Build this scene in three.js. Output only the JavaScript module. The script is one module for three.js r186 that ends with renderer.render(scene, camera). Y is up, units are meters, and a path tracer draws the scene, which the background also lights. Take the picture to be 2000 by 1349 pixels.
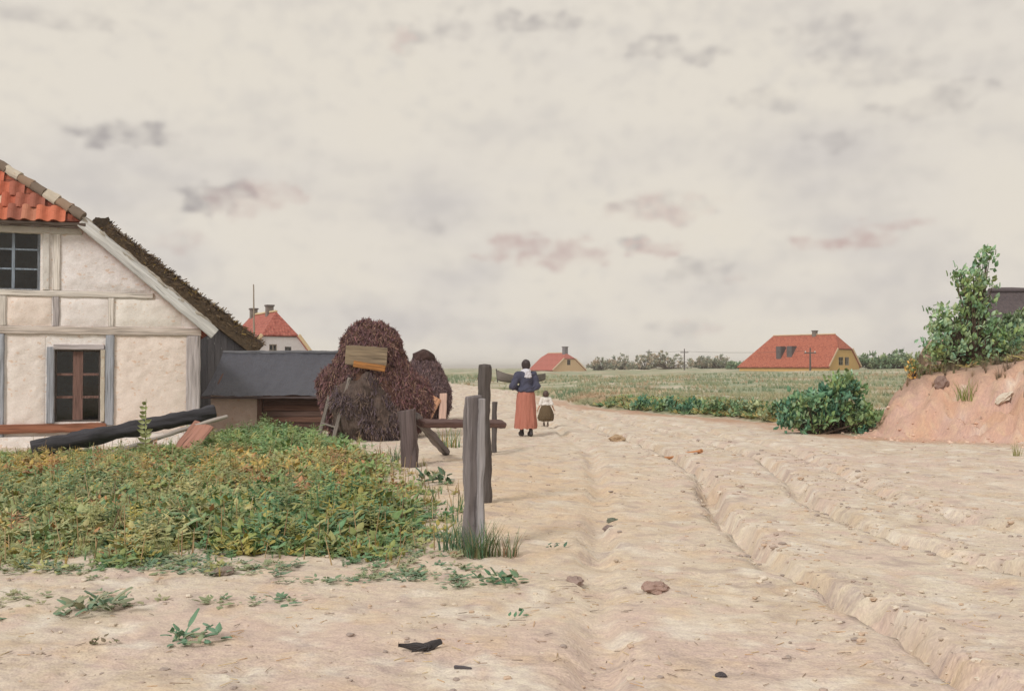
import * as THREE from 'three';
import { mergeGeometries } from 'three/addons/utils/BufferGeometryUtils.js';
import { createNoise2D, createNoise3D } from 'simplex-noise';

// ------------------------------------------------------------------ seeded helpers
function rng(seed) { let s = seed | 0; return () => { s = (s + 0x6d2b79f5) | 0; let t = Math.imul(s ^ (s >>> 15), 1 | s); t = (t + Math.imul(t ^ (t >>> 7), 61 | t)) ^ t; return ((t ^ (t >>> 14)) >>> 0) / 4294967296; }; }
const n2 = createNoise2D(rng(11)), n3 = createNoise3D(rng(12));
const fbm2 = (x, y, o = 4) => { let a = 0, w = 0.5, s = 0; for (let i = 0; i < o; i++) { a += w * n2(x + 17.3 * i, y - 9.1 * i); s += w; w *= 0.5; x *= 2.03; y *= 2.03; } return a / s; };
const fbm3 = (x, y, z, o = 3) => { let a = 0, w = 0.5, s = 0; for (let i = 0; i < o; i++) { a += w * n3(x + 7.3 * i, y - 9.1 * i, z); s += w; w *= 0.5; x *= 2.03; y *= 2.03; z *= 2.03; } return a / s; };
const clamp = (x, a = 0, b = 1) => Math.min(b, Math.max(a, x));
const smooth = (a, b, x) => { const t = clamp((x - a) / (b - a)); return t * t * (3 - 2 * t); };
const lerp = (a, b, t) => a + (b - a) * t;
const lin = (c) => { c /= 255; return c <= 0.04045 ? c / 12.92 : Math.pow((c + 0.055) / 1.055, 2.4); };
const S = (r, g, b, k = 1) => new THREE.Color().setRGB(lin(r) * k, lin(g) * k, lin(b) * k);
const V = (x, y, z) => new THREE.Vector3(x, y, z);
const DEG = Math.PI / 180;

// ------------------------------------------------------------------ camera, sky, sun, exposure
const scene = new THREE.Scene();
const EYE = 1.445, FOCAL = 2000;                     // eye height in metres; focal length for a picture 2000 wide
const camera = new THREE.PerspectiveCamera(2 * Math.atan(674.5 / FOCAL) / DEG, 2000 / 1349, 0.05, 6000);
camera.position.set(0, EYE, 0);
camera.rotation.x = Math.atan(43.5 / FOCAL);
const renderer = new THREE.WebGLRenderer({ antialias: true });
renderer.toneMapping = THREE.LinearToneMapping;
renderer.toneMappingExposure = 1.42;
renderer.shadowMap.enabled = true;

const sun = new THREE.DirectionalLight(new THREE.Color(1, 0.95, 0.89), 1.5);
sun.position.set(-24, 33, 20); sun.target.position.set(0, 0, -14);
sun.castShadow = true; sun.shadow.radius = 30; sun.shadow.mapSize.set(2048, 2048);
Object.assign(sun.shadow.camera, { left: -40, right: 40, top: 40, bottom: -40, near: 1, far: 150 });
scene.add(sun, sun.target);

function makeSky() {
  const w = 2048, h = 1024, data = new Float32Array(w * h * 4), rand = rng(77);
  const dirOf = (px, py) => { const x = (px - 1000) / FOCAL, y = (718 - py) / FOCAL; return [Math.atan2(x, 1), Math.atan2(y, Math.hypot(1, x))]; };
  // cloud banks: azimuth, elevation, half width, half height (radians), strength, warmth
  const clouds = [[255, 262, 95, 24, 0.95, 0], [420, 378, 78, 30, 1.0, 0.2], [490, 390, 90, 36, 0.5, 0.8], [350, 470, 60, 18, 0.3, 0.8], [1010, 486, 70, 30, 0.75, 1], [1110, 498, 80, 26, 0.6, 1], [1235, 470, 34, 16, 0.7, 0.3], [1290, 486, 60, 18, 0.7, 1], [1270, 410, 80, 26, 0.35, 0.8], [1380, 530, 70, 22, 0.42, 0.3],
    [1610, 478, 66, 14, 0.85, 1], [1690, 470, 60, 14, 0.7, 1], [1700, 444, 50, 14, 0.75, 1], [1765, 436, 50, 12, 0.6, 1], [840, 440, 50, 16, 0.3, 0], [800, 68, 70, 26, 0.4, 0.4], [890, 48, 40, 24, 0.45, 0.1], [1290, 90, 60, 20, 0.6, 0.1], [1370, 104, 50, 16, 0.45, 0.1], [1620, 55, 70, 30, 0.35, 0.0], [1640, 100, 50, 16, 0.35, 0], [1890, 175, 70, 22, 0.5, 0.0], [1790, 215, 80, 22, 0.4, 0], [1640, 272, 70, 20, 0.42, 0], [1720, 130, 120, 30, 0.25, 0.2],
    [1500, 190, 60, 20, 0.35, 0.2], [1060, 40, 90, 20, 0.55, 0.1], [90, 30, 120, 18, 0.4, -0.1], [1310, 400, 110, 30, 0.3, 0.5], [1340, 640, 60, 20, 0.25, 0.5]]
    .map(([px, py, rx, ry, s, wm]) => [...dirOf(px, py), rx / FOCAL, ry / FOCAL, s, wm]);
  for (let i = 0; i < 190; i++) {                   // the same kind of banks all round, outside the view
    const az = 0.62 + rand() * (2 * Math.PI - 1.24), el = 0.04 + Math.pow(rand(), 1.4) * 1.2, k = 0.03 + rand() * 0.07;
    clouds.push([az > Math.PI ? az - 2 * Math.PI : az, el, k, k * (0.25 + rand() * 0.2), 0.3 + rand() * 0.4, rand()]);
  }
  const base = [S(229, 222, 212), S(212, 206, 201), S(232, 224, 210)], grey = S(176, 170, 168), rose = S(201, 178, 172), pale = S(236, 231, 223);
  const c = new THREE.Color(), AIR = 0.68;
  const colour = (u, el) => {
    const dx = Math.cos(el) * Math.cos(u), dz = Math.cos(el) * Math.sin(u), dy = Math.sin(el), az = Math.atan2(dx, -dz);
    const p = 1 / (dy + 0.28), X = dx * p, Z = dz * p;
    const big = fbm2(X * 1.1 + 3, Z * 1.1, 4), mid = fbm3(dx * 8 + dy * 4, dy * 15, dz * 8, 4), fine = fbm3(dx * 30 + dy * 26, dy * 44 - dx * 20, dz * 30, 4);
    c.copy(base[0]);
    c.lerp(base[1], clamp(0.22 + big * 0.95 + mid * 0.4));
    c.lerp(base[2], clamp(0.34 - big * 0.7 + mid * 0.16) * 0.85);
    c.lerp(pale, clamp(mid * 0.5 + fine * 0.7 - 0.1) * 0.5);
    c.lerp(grey, clamp(fine * 0.26 + mid * 0.12 + big * 0.14 + smooth(0.16, 0.36, el) * 0.08));
    for (const [ca, ce, rx, ry, s, wm] of clouds) {
      let da = az - ca; if (da > Math.PI) da -= 2 * Math.PI; if (da < -Math.PI) da += 2 * Math.PI;
      da *= Math.cos(ce);
      if (Math.abs(da) > rx * 2 || Math.abs(el - ce) > ry * 2.4) continue;
      const wx = fbm3(dx * 22, dy * 46, dz * 22 + 5, 4), e = Math.hypot(da / rx + wx * 0.75, (el - ce) / ry + fbm3(dx * 20 + 9, dy * 40, dz * 20, 4) * 1.0);
      const k = s * smooth(1.15, 0.75, e) * (0.62 + 0.9 * fine);
      c.lerp(wm > 0.5 + 0.5 * wx ? rose : grey, clamp(k));
    }
    return c;
  };
  // coarse grid all round, full detail in the part of the sky that the view can take in
  const cw = w / 4, ch = h / 4, coarse = new Float32Array(cw * ch * 3);
  for (let j = 0; j < ch; j++) for (let i = 0; i < cw; i++) { const el = ((j + 0.5) / ch - 0.5) * Math.PI; if (j > ch / 2 && el < 0) continue; colour(((i + 0.5) / cw - 0.5) * 2 * Math.PI, Math.max(0, el)); coarse.set([c.r, c.g, c.b], (j * cw + i) * 3); if (el < 0 && j < ch / 2 - 2) i = cw; }
  for (let j = 0; j < ch / 2 - 1; j++) coarse.copyWithin(j * cw * 3, (ch / 2 - 1) * cw * 3, ch / 2 * cw * 3);
  const get = (i, j, k) => coarse[(clamp(j, 0, ch - 1) * cw + ((i + cw) % cw)) * 3 + k];
  for (let j = 0; j < h; j++) for (let i = 0; i < w; i++) {
    const el = ((j + 0.5) / h - 0.5) * Math.PI, u = ((i + 0.5) / w - 0.5) * 2 * Math.PI, o = (j * w + i) * 4;
    if (el > -0.02 && el < 0.6 && Math.abs(u + Math.PI / 2) < 0.8) { colour(u, Math.max(0, el)); data[o] = c.r; data[o + 1] = c.g; data[o + 2] = c.b; }
    else { const x = (i + 0.5) / 4 - 0.5, y = (j + 0.5) / 4 - 0.5, x0 = Math.floor(x), y0 = Math.floor(y), fx = x - x0, fy = y - y0; for (let k = 0; k < 3; k++) data[o + k] = lerp(lerp(get(x0, y0, k), get(x0 + 1, y0, k), fx), lerp(get(x0, y0 + 1, k), get(x0 + 1, y0 + 1, k), fx), fy); }
    for (let k = 0; k < 3; k++) data[o + k] *= AIR; data[o + 3] = 1;
  }
  const t = new THREE.DataTexture(data, w, h, THREE.RGBAFormat, THREE.FloatType);
  t.mapping = THREE.EquirectangularReflectionMapping; t.magFilter = THREE.LinearFilter; t.needsUpdate = true;
  return t;
}
scene.background = makeSky();
scene.environment = scene.background;
scene.fog = new THREE.FogExp2(new THREE.Color(0.95, 0.92, 0.88), 0.0006);

// ------------------------------------------------------------------ naming
const used = new Map();
function numbered(name) { const k = used.get(name) ?? 0; used.set(name, k + 1); return k ? name + '_' + String(k).padStart(3, '0') : name; }
function tag(o, label, category, group, kind) { o.userData.label = label; o.userData.category = category; if (group) o.userData.group = group; if (kind) o.userData.kind = kind; return o; }
function thing(name, label, category, pos = [0, 0, 0], turn = 0, group) {
  const o = new THREE.Group(); o.name = numbered(name); o.position.set(...pos); o.rotation.y = turn; scene.add(o);
  return tag(o, label, category, group);
}
function part(name, geo, mat, parent) {
  const m = new THREE.Mesh(geo, mat); m.name = name; m.castShadow = m.receiveShadow = true; parent.add(m); return m;
}
function top(name, geo, mat) { const m = part(numbered(name), geo, mat, scene); return m; }
// metres at distance d from the eye for a sight line, used to take sizes off the picture
const X = (px, d) => (px - 1000) / FOCAL * d, Y = (py, d) => EYE + (718 - py) / FOCAL * d;

// ------------------------------------------------------------------ textures and materials
function texture(w, h, f, srgb = true) {
  const data = new Uint8Array(w * h * 4);
  for (let j = 0; j < h; j++) for (let i = 0; i < w; i++) { const v = f(i / w, j / h, i, j), o = (j * w + i) * 4; data[o] = clamp(v[0]) * 255; data[o + 1] = clamp(v[1]) * 255; data[o + 2] = clamp(v[2]) * 255; data[o + 3] = 255; }
  const t = new THREE.DataTexture(data, w, h, THREE.RGBAFormat); t.wrapS = t.wrapT = THREE.RepeatWrapping; t.magFilter = THREE.LinearFilter; t.minFilter = THREE.LinearMipmapLinearFilter;
  if (srgb) t.colorSpace = THREE.SRGBColorSpace; t.needsUpdate = true; return t;
}
// noise that wraps over the unit square
const wrapN = (u, v, fx, fy, o = 3, z = 0) => { let a = 0, w = 0.5, s = 0; for (let i = 0; i < o; i++) { const r = 1 << i; const A = u * 2 * Math.PI, R = fx * r / 6.283; a += w * (n3(Math.cos(A) * R + z + 31 * i, Math.sin(A) * R, v * fy * r) * (1 - v) + n3(Math.cos(A) * R + z + 31 * i, Math.sin(A) * R, (v - 1) * fy * r) * v); s += w; w *= 0.55; } return a / s; };
const rep = (t, x, y) => { const c = t.clone(); c.repeat.set(x, y); c.needsUpdate = true; return c; };

const grainMap = texture(512, 512, (u, v) => { const a = wrapN(u, v, 90, 90, 3), b = wrapN(u, v, 22, 30, 3, 5), k = 0.955 + a * 0.09 + b * 0.08; return [k, k * 0.995 + b * 0.01, k * 0.985 - b * 0.02]; });
const grainBump = texture(512, 512, (u, v) => { const a = wrapN(u, v, 80, 80, 2, 3), b = wrapN(u, v, 14, 18, 4, 8), k = 0.5 + a * 0.16 + b * 0.4; return [k, k, k]; }, false);
const plasterMap = texture(512, 512, (u, v) => { const a = wrapN(u, v, 6, 6, 5), b = wrapN(u, v, 40, 40, 3, 4), c = smooth(0.28, 0.5, wrapN(u, v, 9, 14, 4, 12)); const k = 0.965 + a * 0.05 + b * 0.05; return [k - c * 0.04, k - c * 0.10 + a * 0.012, k - c * 0.15 + a * 0.02]; });
const plasterBump = texture(512, 512, (u, v) => { const k = 0.5 + wrapN(u, v, 9, 12, 5, 2) * 0.45 + wrapN(u, v, 60, 60, 2, 6) * 0.1; return [k, k, k]; }, false);
const woodMap = texture(256, 512, (u, v) => { const a = wrapN(u, v, 46, 2.2, 3), b = wrapN(u, v, 14, 1.2, 3, 7), c = smooth(0.35, 0.6, wrapN(u, v, 70, 1.6, 2, 15)); const k = 0.93 + a * 0.2 + b * 0.18 - c * 0.35; return [k, k * 0.99, k * 0.97]; });
const woodBump = texture(256, 512, (u, v) => { const k = 0.55 + wrapN(u, v, 46, 2.2, 3) * 0.35 - smooth(0.35, 0.6, wrapN(u, v, 70, 1.6, 2, 15)) * 0.5; return [k, k, k]; }, false);
const strawMap = texture(512, 512, (u, v) => { const a = wrapN(u, v, 90, 9, 3), b = wrapN(u, v, 8, 7, 4, 9), k = 0.9 + a * 0.24 + b * 0.2; return [k, k * 0.98 - b * 0.02, k * 0.95 - b * 0.05]; });
const strawBump = texture(512, 512, (u, v) => { const k = 0.5 + wrapN(u, v, 90, 9, 3) * 0.4 + wrapN(u, v, 10, 8, 3, 9) * 0.3; return [k, k, k]; }, false);
const tileMap = texture(256, 256, (u, v) => { const a = wrapN(u, v, 20, 14, 3), b = wrapN(u, v, 5, 5, 3, 4), r = (v * 6) % 1, joint = r < 0.1 ? 0.8 : 1, k = (0.93 + a * 0.24 + b * 0.26) * joint; return [k, k * (0.98 + b * 0.2), k * (0.95 + b * 0.22)]; });
const tileBump = texture(256, 256, (u, v) => { const k = 0.35 + 0.25 * Math.sin(u * 16 * Math.PI) + 0.35 * ((v * 6) % 1); return [k, k, k]; }, false);
const mat = (color, o = {}) => new THREE.MeshStandardMaterial({ color, roughness: 0.9, side: THREE.DoubleSide, ...o });
const wood = (color, o = {}) => mat(color, { map: woodMap, bumpMap: woodBump, bumpScale: 0.012, roughness: 0.85, ...o });
const plaster = (color, o = {}) => mat(color, { map: plasterMap, bumpMap: plasterBump, bumpScale: 0.011, roughness: 0.95, ...o });

// ------------------------------------------------------------------ geometry helpers
// a beam from 0 to len along y; rounded-rectangle section w by t; noise amp; uv in units of 0.5 m round and 2 m along
function beamGeo(len, w, t, { round = 0.25, amp = 0.006, taper = 1, seed = 0, n = 20, step = 0.1, slant = 0, bend = 0, domed = 0.01 } = {}) {
  const m = Math.max(2, Math.min(60, Math.ceil(len / step))), pos = [], uv = [], idx = [], per = 2 * (w + t);
  const ring = (y, k) => { for (let i = 0; i <= n; i++) {
    const a = (i % n) / n * 2 * Math.PI + Math.PI / n, ca = Math.cos(a), sa = Math.sin(a), e = lerp(0.18, 1, round);
    let x = Math.sign(ca) * Math.pow(Math.abs(ca), e) * w / 2 * k, z = Math.sign(sa) * Math.pow(Math.abs(sa), e) * t / 2 * k;
    const q = amp * fbm3(x * 9 + seed * 13.7, y * 2.5 + seed, z * 9 - seed * 3.1, 3), rr = Math.hypot(x, z) || 1;
    x += x / rr * q * 1.5 + bend * Math.sin(y / len * Math.PI); z += z / rr * q * 1.5;
    pos.push(x, y + slant * x * (y > len * 0.5 ? 1 : 0), z); uv.push(i / n * per / 0.5 + seed * 0.37, y / 2 + seed * 0.21);
  } };
  ring(0, 0.001); ring(0, 0.94);
  for (let j = 0; j <= m; j++) ring(domed + (len - 2 * domed) * j / m, lerp(1, taper, j / m));
  ring(len, 0.94 * taper); ring(len + domed * 0.3, 0.001);
  const rows = m + 5;
  for (let j = 0; j < rows - 1; j++) for (let i = 0; i < n; i++) { const a = j * (n + 1) + i, b = a + 1, c = a + n + 1, d = c + 1; idx.push(a, c, b, b, c, d); }
  const g = new THREE.BufferGeometry(); g.setAttribute('position', new THREE.Float32BufferAttribute(pos, 3)); g.setAttribute('uv', new THREE.Float32BufferAttribute(uv, 2)); g.setIndex(idx);
  g.computeVertexNormals(); return g;
}
const UP = V(0, 1, 0);
// orient geometry built along +y so that it runs from a to b, rolled about its own axis
function along(g, a, b, roll = 0) {
  const d = b.clone().sub(a).normalize(), q = new THREE.Quaternion().setFromUnitVectors(UP, d).multiply(new THREE.Quaternion().setFromAxisAngle(UP, roll));
  return g.applyQuaternion(q).translate(a.x, a.y, a.z);
}
const beam = (a, b, w, t, o = {}) => along(beamGeo(a.distanceTo(b), w, t, o), a, b, o.roll || 0);
// a flat polygon given as 3-D points (counter-clockwise seen from outside), made th thick inwards; uv in metres / s along e (first edge) and across
function slab(pts, th, s = 1) {
  const e = pts[1].clone().sub(pts[0]).normalize(), nrm = V(0, 0, 0);
  for (let i = 1; i < pts.length - 1; i++) nrm.add(pts[i].clone().sub(pts[0]).cross(pts[i + 1].clone().sub(pts[0])));
  nrm.normalize(); const f = nrm.clone().cross(e);
  const flat = pts.map((p) => { const q = p.clone().sub(pts[0]); return new THREE.Vector2(q.dot(e), q.dot(f)); });
  const tri = THREE.ShapeUtils.triangulateShape(flat, []), pos = [], uv = [];
  const put = (p, u) => { pos.push(p.x, p.y, p.z); uv.push(u.x / s, u.y / s); };
  const low = pts.map((p) => p.clone().addScaledVector(nrm, -th));
  for (const [a, b, c] of tri) { for (const k of [a, b, c]) put(pts[k], flat[k]); for (const k of [c, b, a]) put(low[k], flat[k]); }
  for (let i = 0; i < pts.length; i++) { const j = (i + 1) % pts.length, L = flat[i].distanceTo(flat[j]), A = new THREE.Vector2(0, 0), B = new THREE.Vector2(L, 0), C = new THREE.Vector2(L, th), D = new THREE.Vector2(0, th);
    put(pts[j], B); put(pts[i], A); put(low[i], D); put(pts[j], B); put(low[i], D); put(low[j], C); }
  const g = new THREE.BufferGeometry(); g.setAttribute('position', new THREE.Float32BufferAttribute(pos, 3)); g.setAttribute('uv', new THREE.Float32BufferAttribute(uv, 2)); g.computeVertexNormals(); return g;
}
// a wall in the x-y plane from z = -th to 0 with rectangular holes
function wallGeo(outline, holes, th) {
  const s = new THREE.Shape(outline.map(([x, y]) => new THREE.Vector2(x, y)));
  for (const [x0, y0, x1, y1] of holes) s.holes.push(new THREE.Path([[x0, y0], [x1, y0], [x1, y1], [x0, y1]].map(([x, y]) => new THREE.Vector2(x, y))));
  const g = new THREE.ExtrudeGeometry(s, { depth: th, bevelEnabled: false }); g.translate(0, 0, -th); return g;
}
function boxGeo(x0, y0, z0, x1, y1, z1) {
  const g = new THREE.BoxGeometry(x1 - x0, y1 - y0, z1 - z0); g.translate((x0 + x1) / 2, (y0 + y1) / 2, (z0 + z1) / 2);
  const p = g.attributes.position, n = g.attributes.normal, uv = g.attributes.uv;
  for (let i = 0; i < p.count; i++) { const ax = Math.abs(n.getX(i)) > 0.5 ? 0 : Math.abs(n.getY(i)) > 0.5 ? 1 : 2; uv.setXY(i, ax === 0 ? p.getZ(i) : p.getX(i), ax === 1 ? p.getZ(i) : p.getY(i)); }
  return g;
}
const merged = (list) => mergeGeometries(list.map((g) => { const q = g.index ? g.toNonIndexed() : g; if (!q.attributes.uv) q.setAttribute('uv', new THREE.Float32BufferAttribute(new Float32Array(q.attributes.position.count * 2), 2)); return q; }));
// mesh of the zero set of a distance function (surface nets)
function netMesh(f, min, max, c, colour) {
  const nx = Math.ceil((max[0] - min[0]) / c) + 1, ny = Math.ceil((max[1] - min[1]) / c) + 1, nz = Math.ceil((max[2] - min[2]) / c) + 1;
  const val = new Float32Array(nx * ny * nz), id = (i, j, k) => (k * ny + j) * nx + i, vert = new Int32Array(nx * ny * nz).fill(-1), pos = [], idx = [];
  for (let k = 0; k < nz; k++) for (let j = 0; j < ny; j++) for (let i = 0; i < nx; i++) val[id(i, j, k)] = f(min[0] + i * c, min[1] + j * c, min[2] + k * c);
  const E = [[0, 1], [0, 2], [0, 4], [1, 3], [1, 5], [2, 3], [2, 6], [3, 7], [4, 5], [4, 6], [5, 7], [6, 7]];
  for (let k = 0; k < nz - 1; k++) for (let j = 0; j < ny - 1; j++) for (let i = 0; i < nx - 1; i++) {
    const v = []; let inn = 0; for (let q = 0; q < 8; q++) { v[q] = val[id(i + (q & 1), j + ((q >> 1) & 1), k + (q >> 2))]; if (v[q] < 0) inn++; }
    if (inn === 0 || inn === 8) continue;
    let x = 0, y = 0, z = 0, m = 0;
    for (const [a, b] of E) if ((v[a] < 0) !== (v[b] < 0)) { const t = v[a] / (v[a] - v[b]); x += lerp(a & 1, b & 1, t); y += lerp((a >> 1) & 1, (b >> 1) & 1, t); z += lerp(a >> 2, b >> 2, t); m++; }
    vert[id(i, j, k)] = pos.length / 3; pos.push(min[0] + (i + x / m) * c, min[1] + (j + y / m) * c, min[2] + (k + z / m) * c);
  }
  const quad = (a, b, cc, d, flip) => { if (a < 0 || b < 0 || cc < 0 || d < 0) return; if (flip) idx.push(a, cc, b, a, d, cc); else idx.push(a, b, cc, a, cc, d); };
  for (let k = 1; k < nz - 1; k++) for (let j = 1; j < ny - 1; j++) for (let i = 1; i < nx - 1; i++) {
    const s = val[id(i, j, k)] < 0;
    if (s !== val[id(i + 1, j, k)] < 0) quad(vert[id(i, j - 1, k - 1)], vert[id(i, j, k - 1)], vert[id(i, j, k)], vert[id(i, j - 1, k)], !s);
    if (s !== val[id(i, j + 1, k)] < 0) quad(vert[id(i - 1, j, k - 1)], vert[id(i, j, k - 1)], vert[id(i, j, k)], vert[id(i - 1, j, k)], s);
    if (s !== val[id(i, j, k + 1)] < 0) quad(vert[id(i - 1, j - 1, k)], vert[id(i, j - 1, k)], vert[id(i, j, k)], vert[id(i - 1, j, k)], !s);
  }
  const g = new THREE.BufferGeometry(); g.setAttribute('position', new THREE.Float32BufferAttribute(pos, 3)); g.setIndex(idx); g.computeVertexNormals();
  const uv = [], col = []; for (let i = 0; i < pos.length; i += 3) { uv.push(Math.atan2(pos[i], pos[i + 2]) * 0.6, pos[i + 1] * 0.7); if (colour) col.push(...colour(pos[i], pos[i + 1], pos[i + 2])); }
  g.setAttribute('uv', new THREE.Float32BufferAttribute(uv, 2)); if (colour) g.setAttribute('color', new THREE.Float32BufferAttribute(col, 3));
  return g;
}
const smin = (a, b, k) => { const h = Math.max(k - Math.abs(a - b), 0) / k; return Math.min(a, b) - h * h * k / 4; };
const ell = (x, y, z, cx, cy, cz, rx, ry, rz) => { const a = (x - cx) / rx, b = (y - cy) / ry, c = (z - cz) / rz, l = Math.sqrt(a * a + b * b + c * c); return (l - 1) * Math.min(rx, ry, rz); };
function cap(x, y, z, A, B, ra, rb) { const bx = B[0] - A[0], by = B[1] - A[1], bz = B[2] - A[2], px = x - A[0], py = y - A[1], pz = z - A[2]; const t = clamp((px * bx + py * by + pz * bz) / (bx * bx + by * by + bz * bz)); return Math.hypot(px - bx * t, py - by * t, pz - bz * t) - lerp(ra, rb, t); }

// ------------------------------------------------------------------ the ground
// metres: x to the right, d away from the viewer (d = -z)
const G = (px, py) => { const d = EYE * FOCAL / (py - 718); return [X(px, d), d]; };
const RUTS = [
  [[2.3, 1], [2.14, 4.6], [2.15, 5.8], [2.08, 6.6], [1.97, 7.4], [1.98, 8.9], [2.16, 10.8], [2.62, 14.3], [2.6, 17.8], [2.2, 23], [1.7, 30], [0.6, 42], [-1.5, 60]],
  [[4.2, 4], [3.7, 7.2], [3.48, 8.1], [3.3, 9], [3.2, 10.1], [3.2, 10.8], [3.5, 12.7], [3.95, 15.5], [3.9, 19], [3.3, 25], [2.6, 32], [1.6, 42], [-0.5, 60]],
  [[5.6, 6.5], [4.9, 8.4], [4.35, 9.6], [4.2, 11], [4.6, 14], [4.9, 17.5], [4.5, 23], [3.4, 32]],
  [[0.3, 3.5], [0.5, 6], [0.75, 9], [1.1, 13], [1.35, 18], [1.0, 26], [0.2, 40]],
];
const RUTK = [1, 0.85, 0.5, 0.4];
function rutAt(x, d) {
  let h = 0;
  for (let r = 0; r < RUTS.length; r++) {
    const P = RUTS[r]; let best = 9;
    for (let i = 0; i < P.length - 1; i++) { const [ax, ad] = P[i], [bx, bd] = P[i + 1]; if (d < ad - 1 || d > bd + 1) continue; const ex = bx - ax, ed = bd - ad, t = clamp(((x - ax) * ex + (d - ad) * ed) / (ex * ex + ed * ed)); best = Math.min(best, Math.hypot(x - ax - ex * t, d - ad - ed * t)); }
    if (best > 1.2) continue;
    const wob = best + 0.05 * n2(x * 2 + r * 9, d * 1.1) + 0.018 * n2(x * 9, d * 6), k = RUTK[r] * clamp(0.85 + 0.6 * n2(d * 0.5 + r * 5, r * 3.3)), wid = 0.11;
    h -= 0.2 * k * smooth(wid * 1.35, wid * 0.5, Math.abs(wob));
    h += 0.015 * k * Math.exp(-Math.pow((Math.abs(wob) - 0.3) / 0.13, 2));
  }
  return h;
}
// distance inside the cut sand bank on the right of the road
const bankIn = (x, d) => { const wob = 0.3 * fbm2(x * 0.9, d * 0.9, 3) + 0.10 * n2(x * 3.2, d * 3.2); return Math.min((x - 7.4) * 0.778 + (d - 21.6) * 0.629, ((x - 7.3) * 0.903 - (d - 21.6) * 0.43) * 1.6) + wob; };
// how far to the field side of the road's right edge
const EDGE = [[21.6, 7.6], [25, 7.3], [27, 6.9], [30.7, 5.8], [34.4, 4.0], [42, 2.4], [50, 1.5], [61, 0.2], [75, -1.8], [100, -7], [125, -20], [160, -60]];
function edgeX(d) { if (d <= EDGE[0][0]) return EDGE[0][1] + (EDGE[0][0] - d) * 0.8; for (let i = 0; i < EDGE.length - 1; i++) if (d < EDGE[i + 1][0]) return lerp(EDGE[i][1], EDGE[i + 1][1], (d - EDGE[i][0]) / (EDGE[i + 1][0] - EDGE[i][0])); return -60 - (d - 160) * 3; }
const fieldIn = (x, d) => x - edgeX(d) + 0.6 * fbm2(x * 0.5, d * 0.22, 3);
// the weed patch before the house
const PATCH = [[-22, 8.1], [-4.6, 8.2], [-3.94, 7.7], [-3.3, 7.9], [-2.9, 7.4], [-2.5, 7.9], [-2.1, 7.6], [-1.7, 8.0], [-1.15, 7.8], [-0.95, 8.6], [-0.72, 9.2], [-0.85, 10.6], [-1.2, 12.2], [-1.55, 14.0], [-2.05, 16.0], [-2.7, 17.6], [-3.1, 19.3], [-4.0, 20.6], [-4.4, 23.2], [-6.6, 23.2], [-5.9, 19.0], [-6.6, 17.6], [-9.2, 16.9], [-22, 13]];
function patchIn(x, d) {                            // signed distance, positive inside
  let inside = false, best = 99;
  for (let i = 0, j = PATCH.length - 1; i < PATCH.length; j = i++) { const [ax, ad] = PATCH[i], [bx, bd] = PATCH[j];
    if ((ad > d) !== (bd > d) && x < (bx - ax) * (d - ad) / (bd - ad) + ax) inside = !inside;
    const ex = bx - ax, ed = bd - ad, t = clamp(((x - ax) * ex + (d - ad) * ed) / (ex * ex + ed * ed)); best = Math.min(best, Math.hypot(x - ax - ex * t, d - ad - ed * t)); }
  return (inside ? best : -best) + 0.5 * fbm2(x * 1.3, d * 1.0, 4) - 0.14;
}
function groundH(x, d) {
  let h = 0.05 * fbm2(x * 0.22, d * 0.2, 3) * smooth(3, 8, d + Math.abs(x) * 0.4);
  const near = smooth(60, 30, d);
  if (near > 0) h += near * (0.018 * fbm2(x * 1.5, d * 1.5, 3) + 0.007 * n2(x * 5, d * 5) - 0.024 * smooth(0.72, 0.86, n2(x * 2.6 + 40, d * 2.3)) - 0.014 * smooth(0.74, 0.85, n2(x * 4.2 - 20, d * 3.6 + 7)) + 0.005 * n2(x * 12, d * 12));
  if (d > 0 && d < 70 && x > -4 && x < 9) h += rutAt(x, d);
  const f = fieldIn(x, d), far = smooth(20, 30, d);
  h += far * (1 - 0.95 * Math.exp(-Math.pow((x - 0.6) / 5, 4) - Math.pow((d - 82) / 22, 4))) * (0.28 * smooth(-0.1, 1.2, f) + 0.18 * smooth(0, 8, f) * fbm2(x * 0.12 + 4, d * 0.07, 3)) * smooth(20, 24, d);
  h += 0.9 * smooth(60, 150, d) * smooth(5, 60, x) + 0.25 * smooth(100, 260, d);
  const b = bankIn(x, d);
  if (b > -0.5 && x < 60) { const s = smooth(-0.1, 1.75, b); h += s * (1.22 + 0.26 * (clamp(x, 7.6, 12) - 9) + 0.05 * fbm2(x * 1.1, d * 1.1, 3)) * smooth(70, 40, d) + smooth(-0.1, 0.5, b) * (1 - smooth(1.1, 1.9, b)) * (0.07 * fbm2(x * 4, d * 4, 3) - 0.16 * Math.pow(1 - Math.abs(n2((x - d) * 0.9 + 0.2 * n2(x * 2, d * 2), (x + d) * 0.25)), 3) + 0.05 * n2((x - d) * 3.2, (x + d) * 0.8) + 0.03 * smooth(0.2, 0.4, n2(x * 6, d * 6))); }
  if (x < 0.5 && d > 7 && d < 24) h += 0.06 * smooth(0, 1, patchIn(x, d));
  return h;
}
const COL = { cream: S(224, 212, 195), pale: S(238, 231, 220), peach: S(224, 199, 170), pink: S(219, 197, 187), mauve: S(186, 169, 163), tan: S(203, 183, 161), clay: S(214, 174, 152), rose: S(214, 180, 168), soil: S(166, 140, 124), grassland: S(166, 168, 136), sage: S(164, 174, 148), olive: S(128, 122, 82), rust: S(190, 146, 118), weed: S(122, 118, 84) };
const ALB = 0.9;                                   // painted tone to base colour
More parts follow.
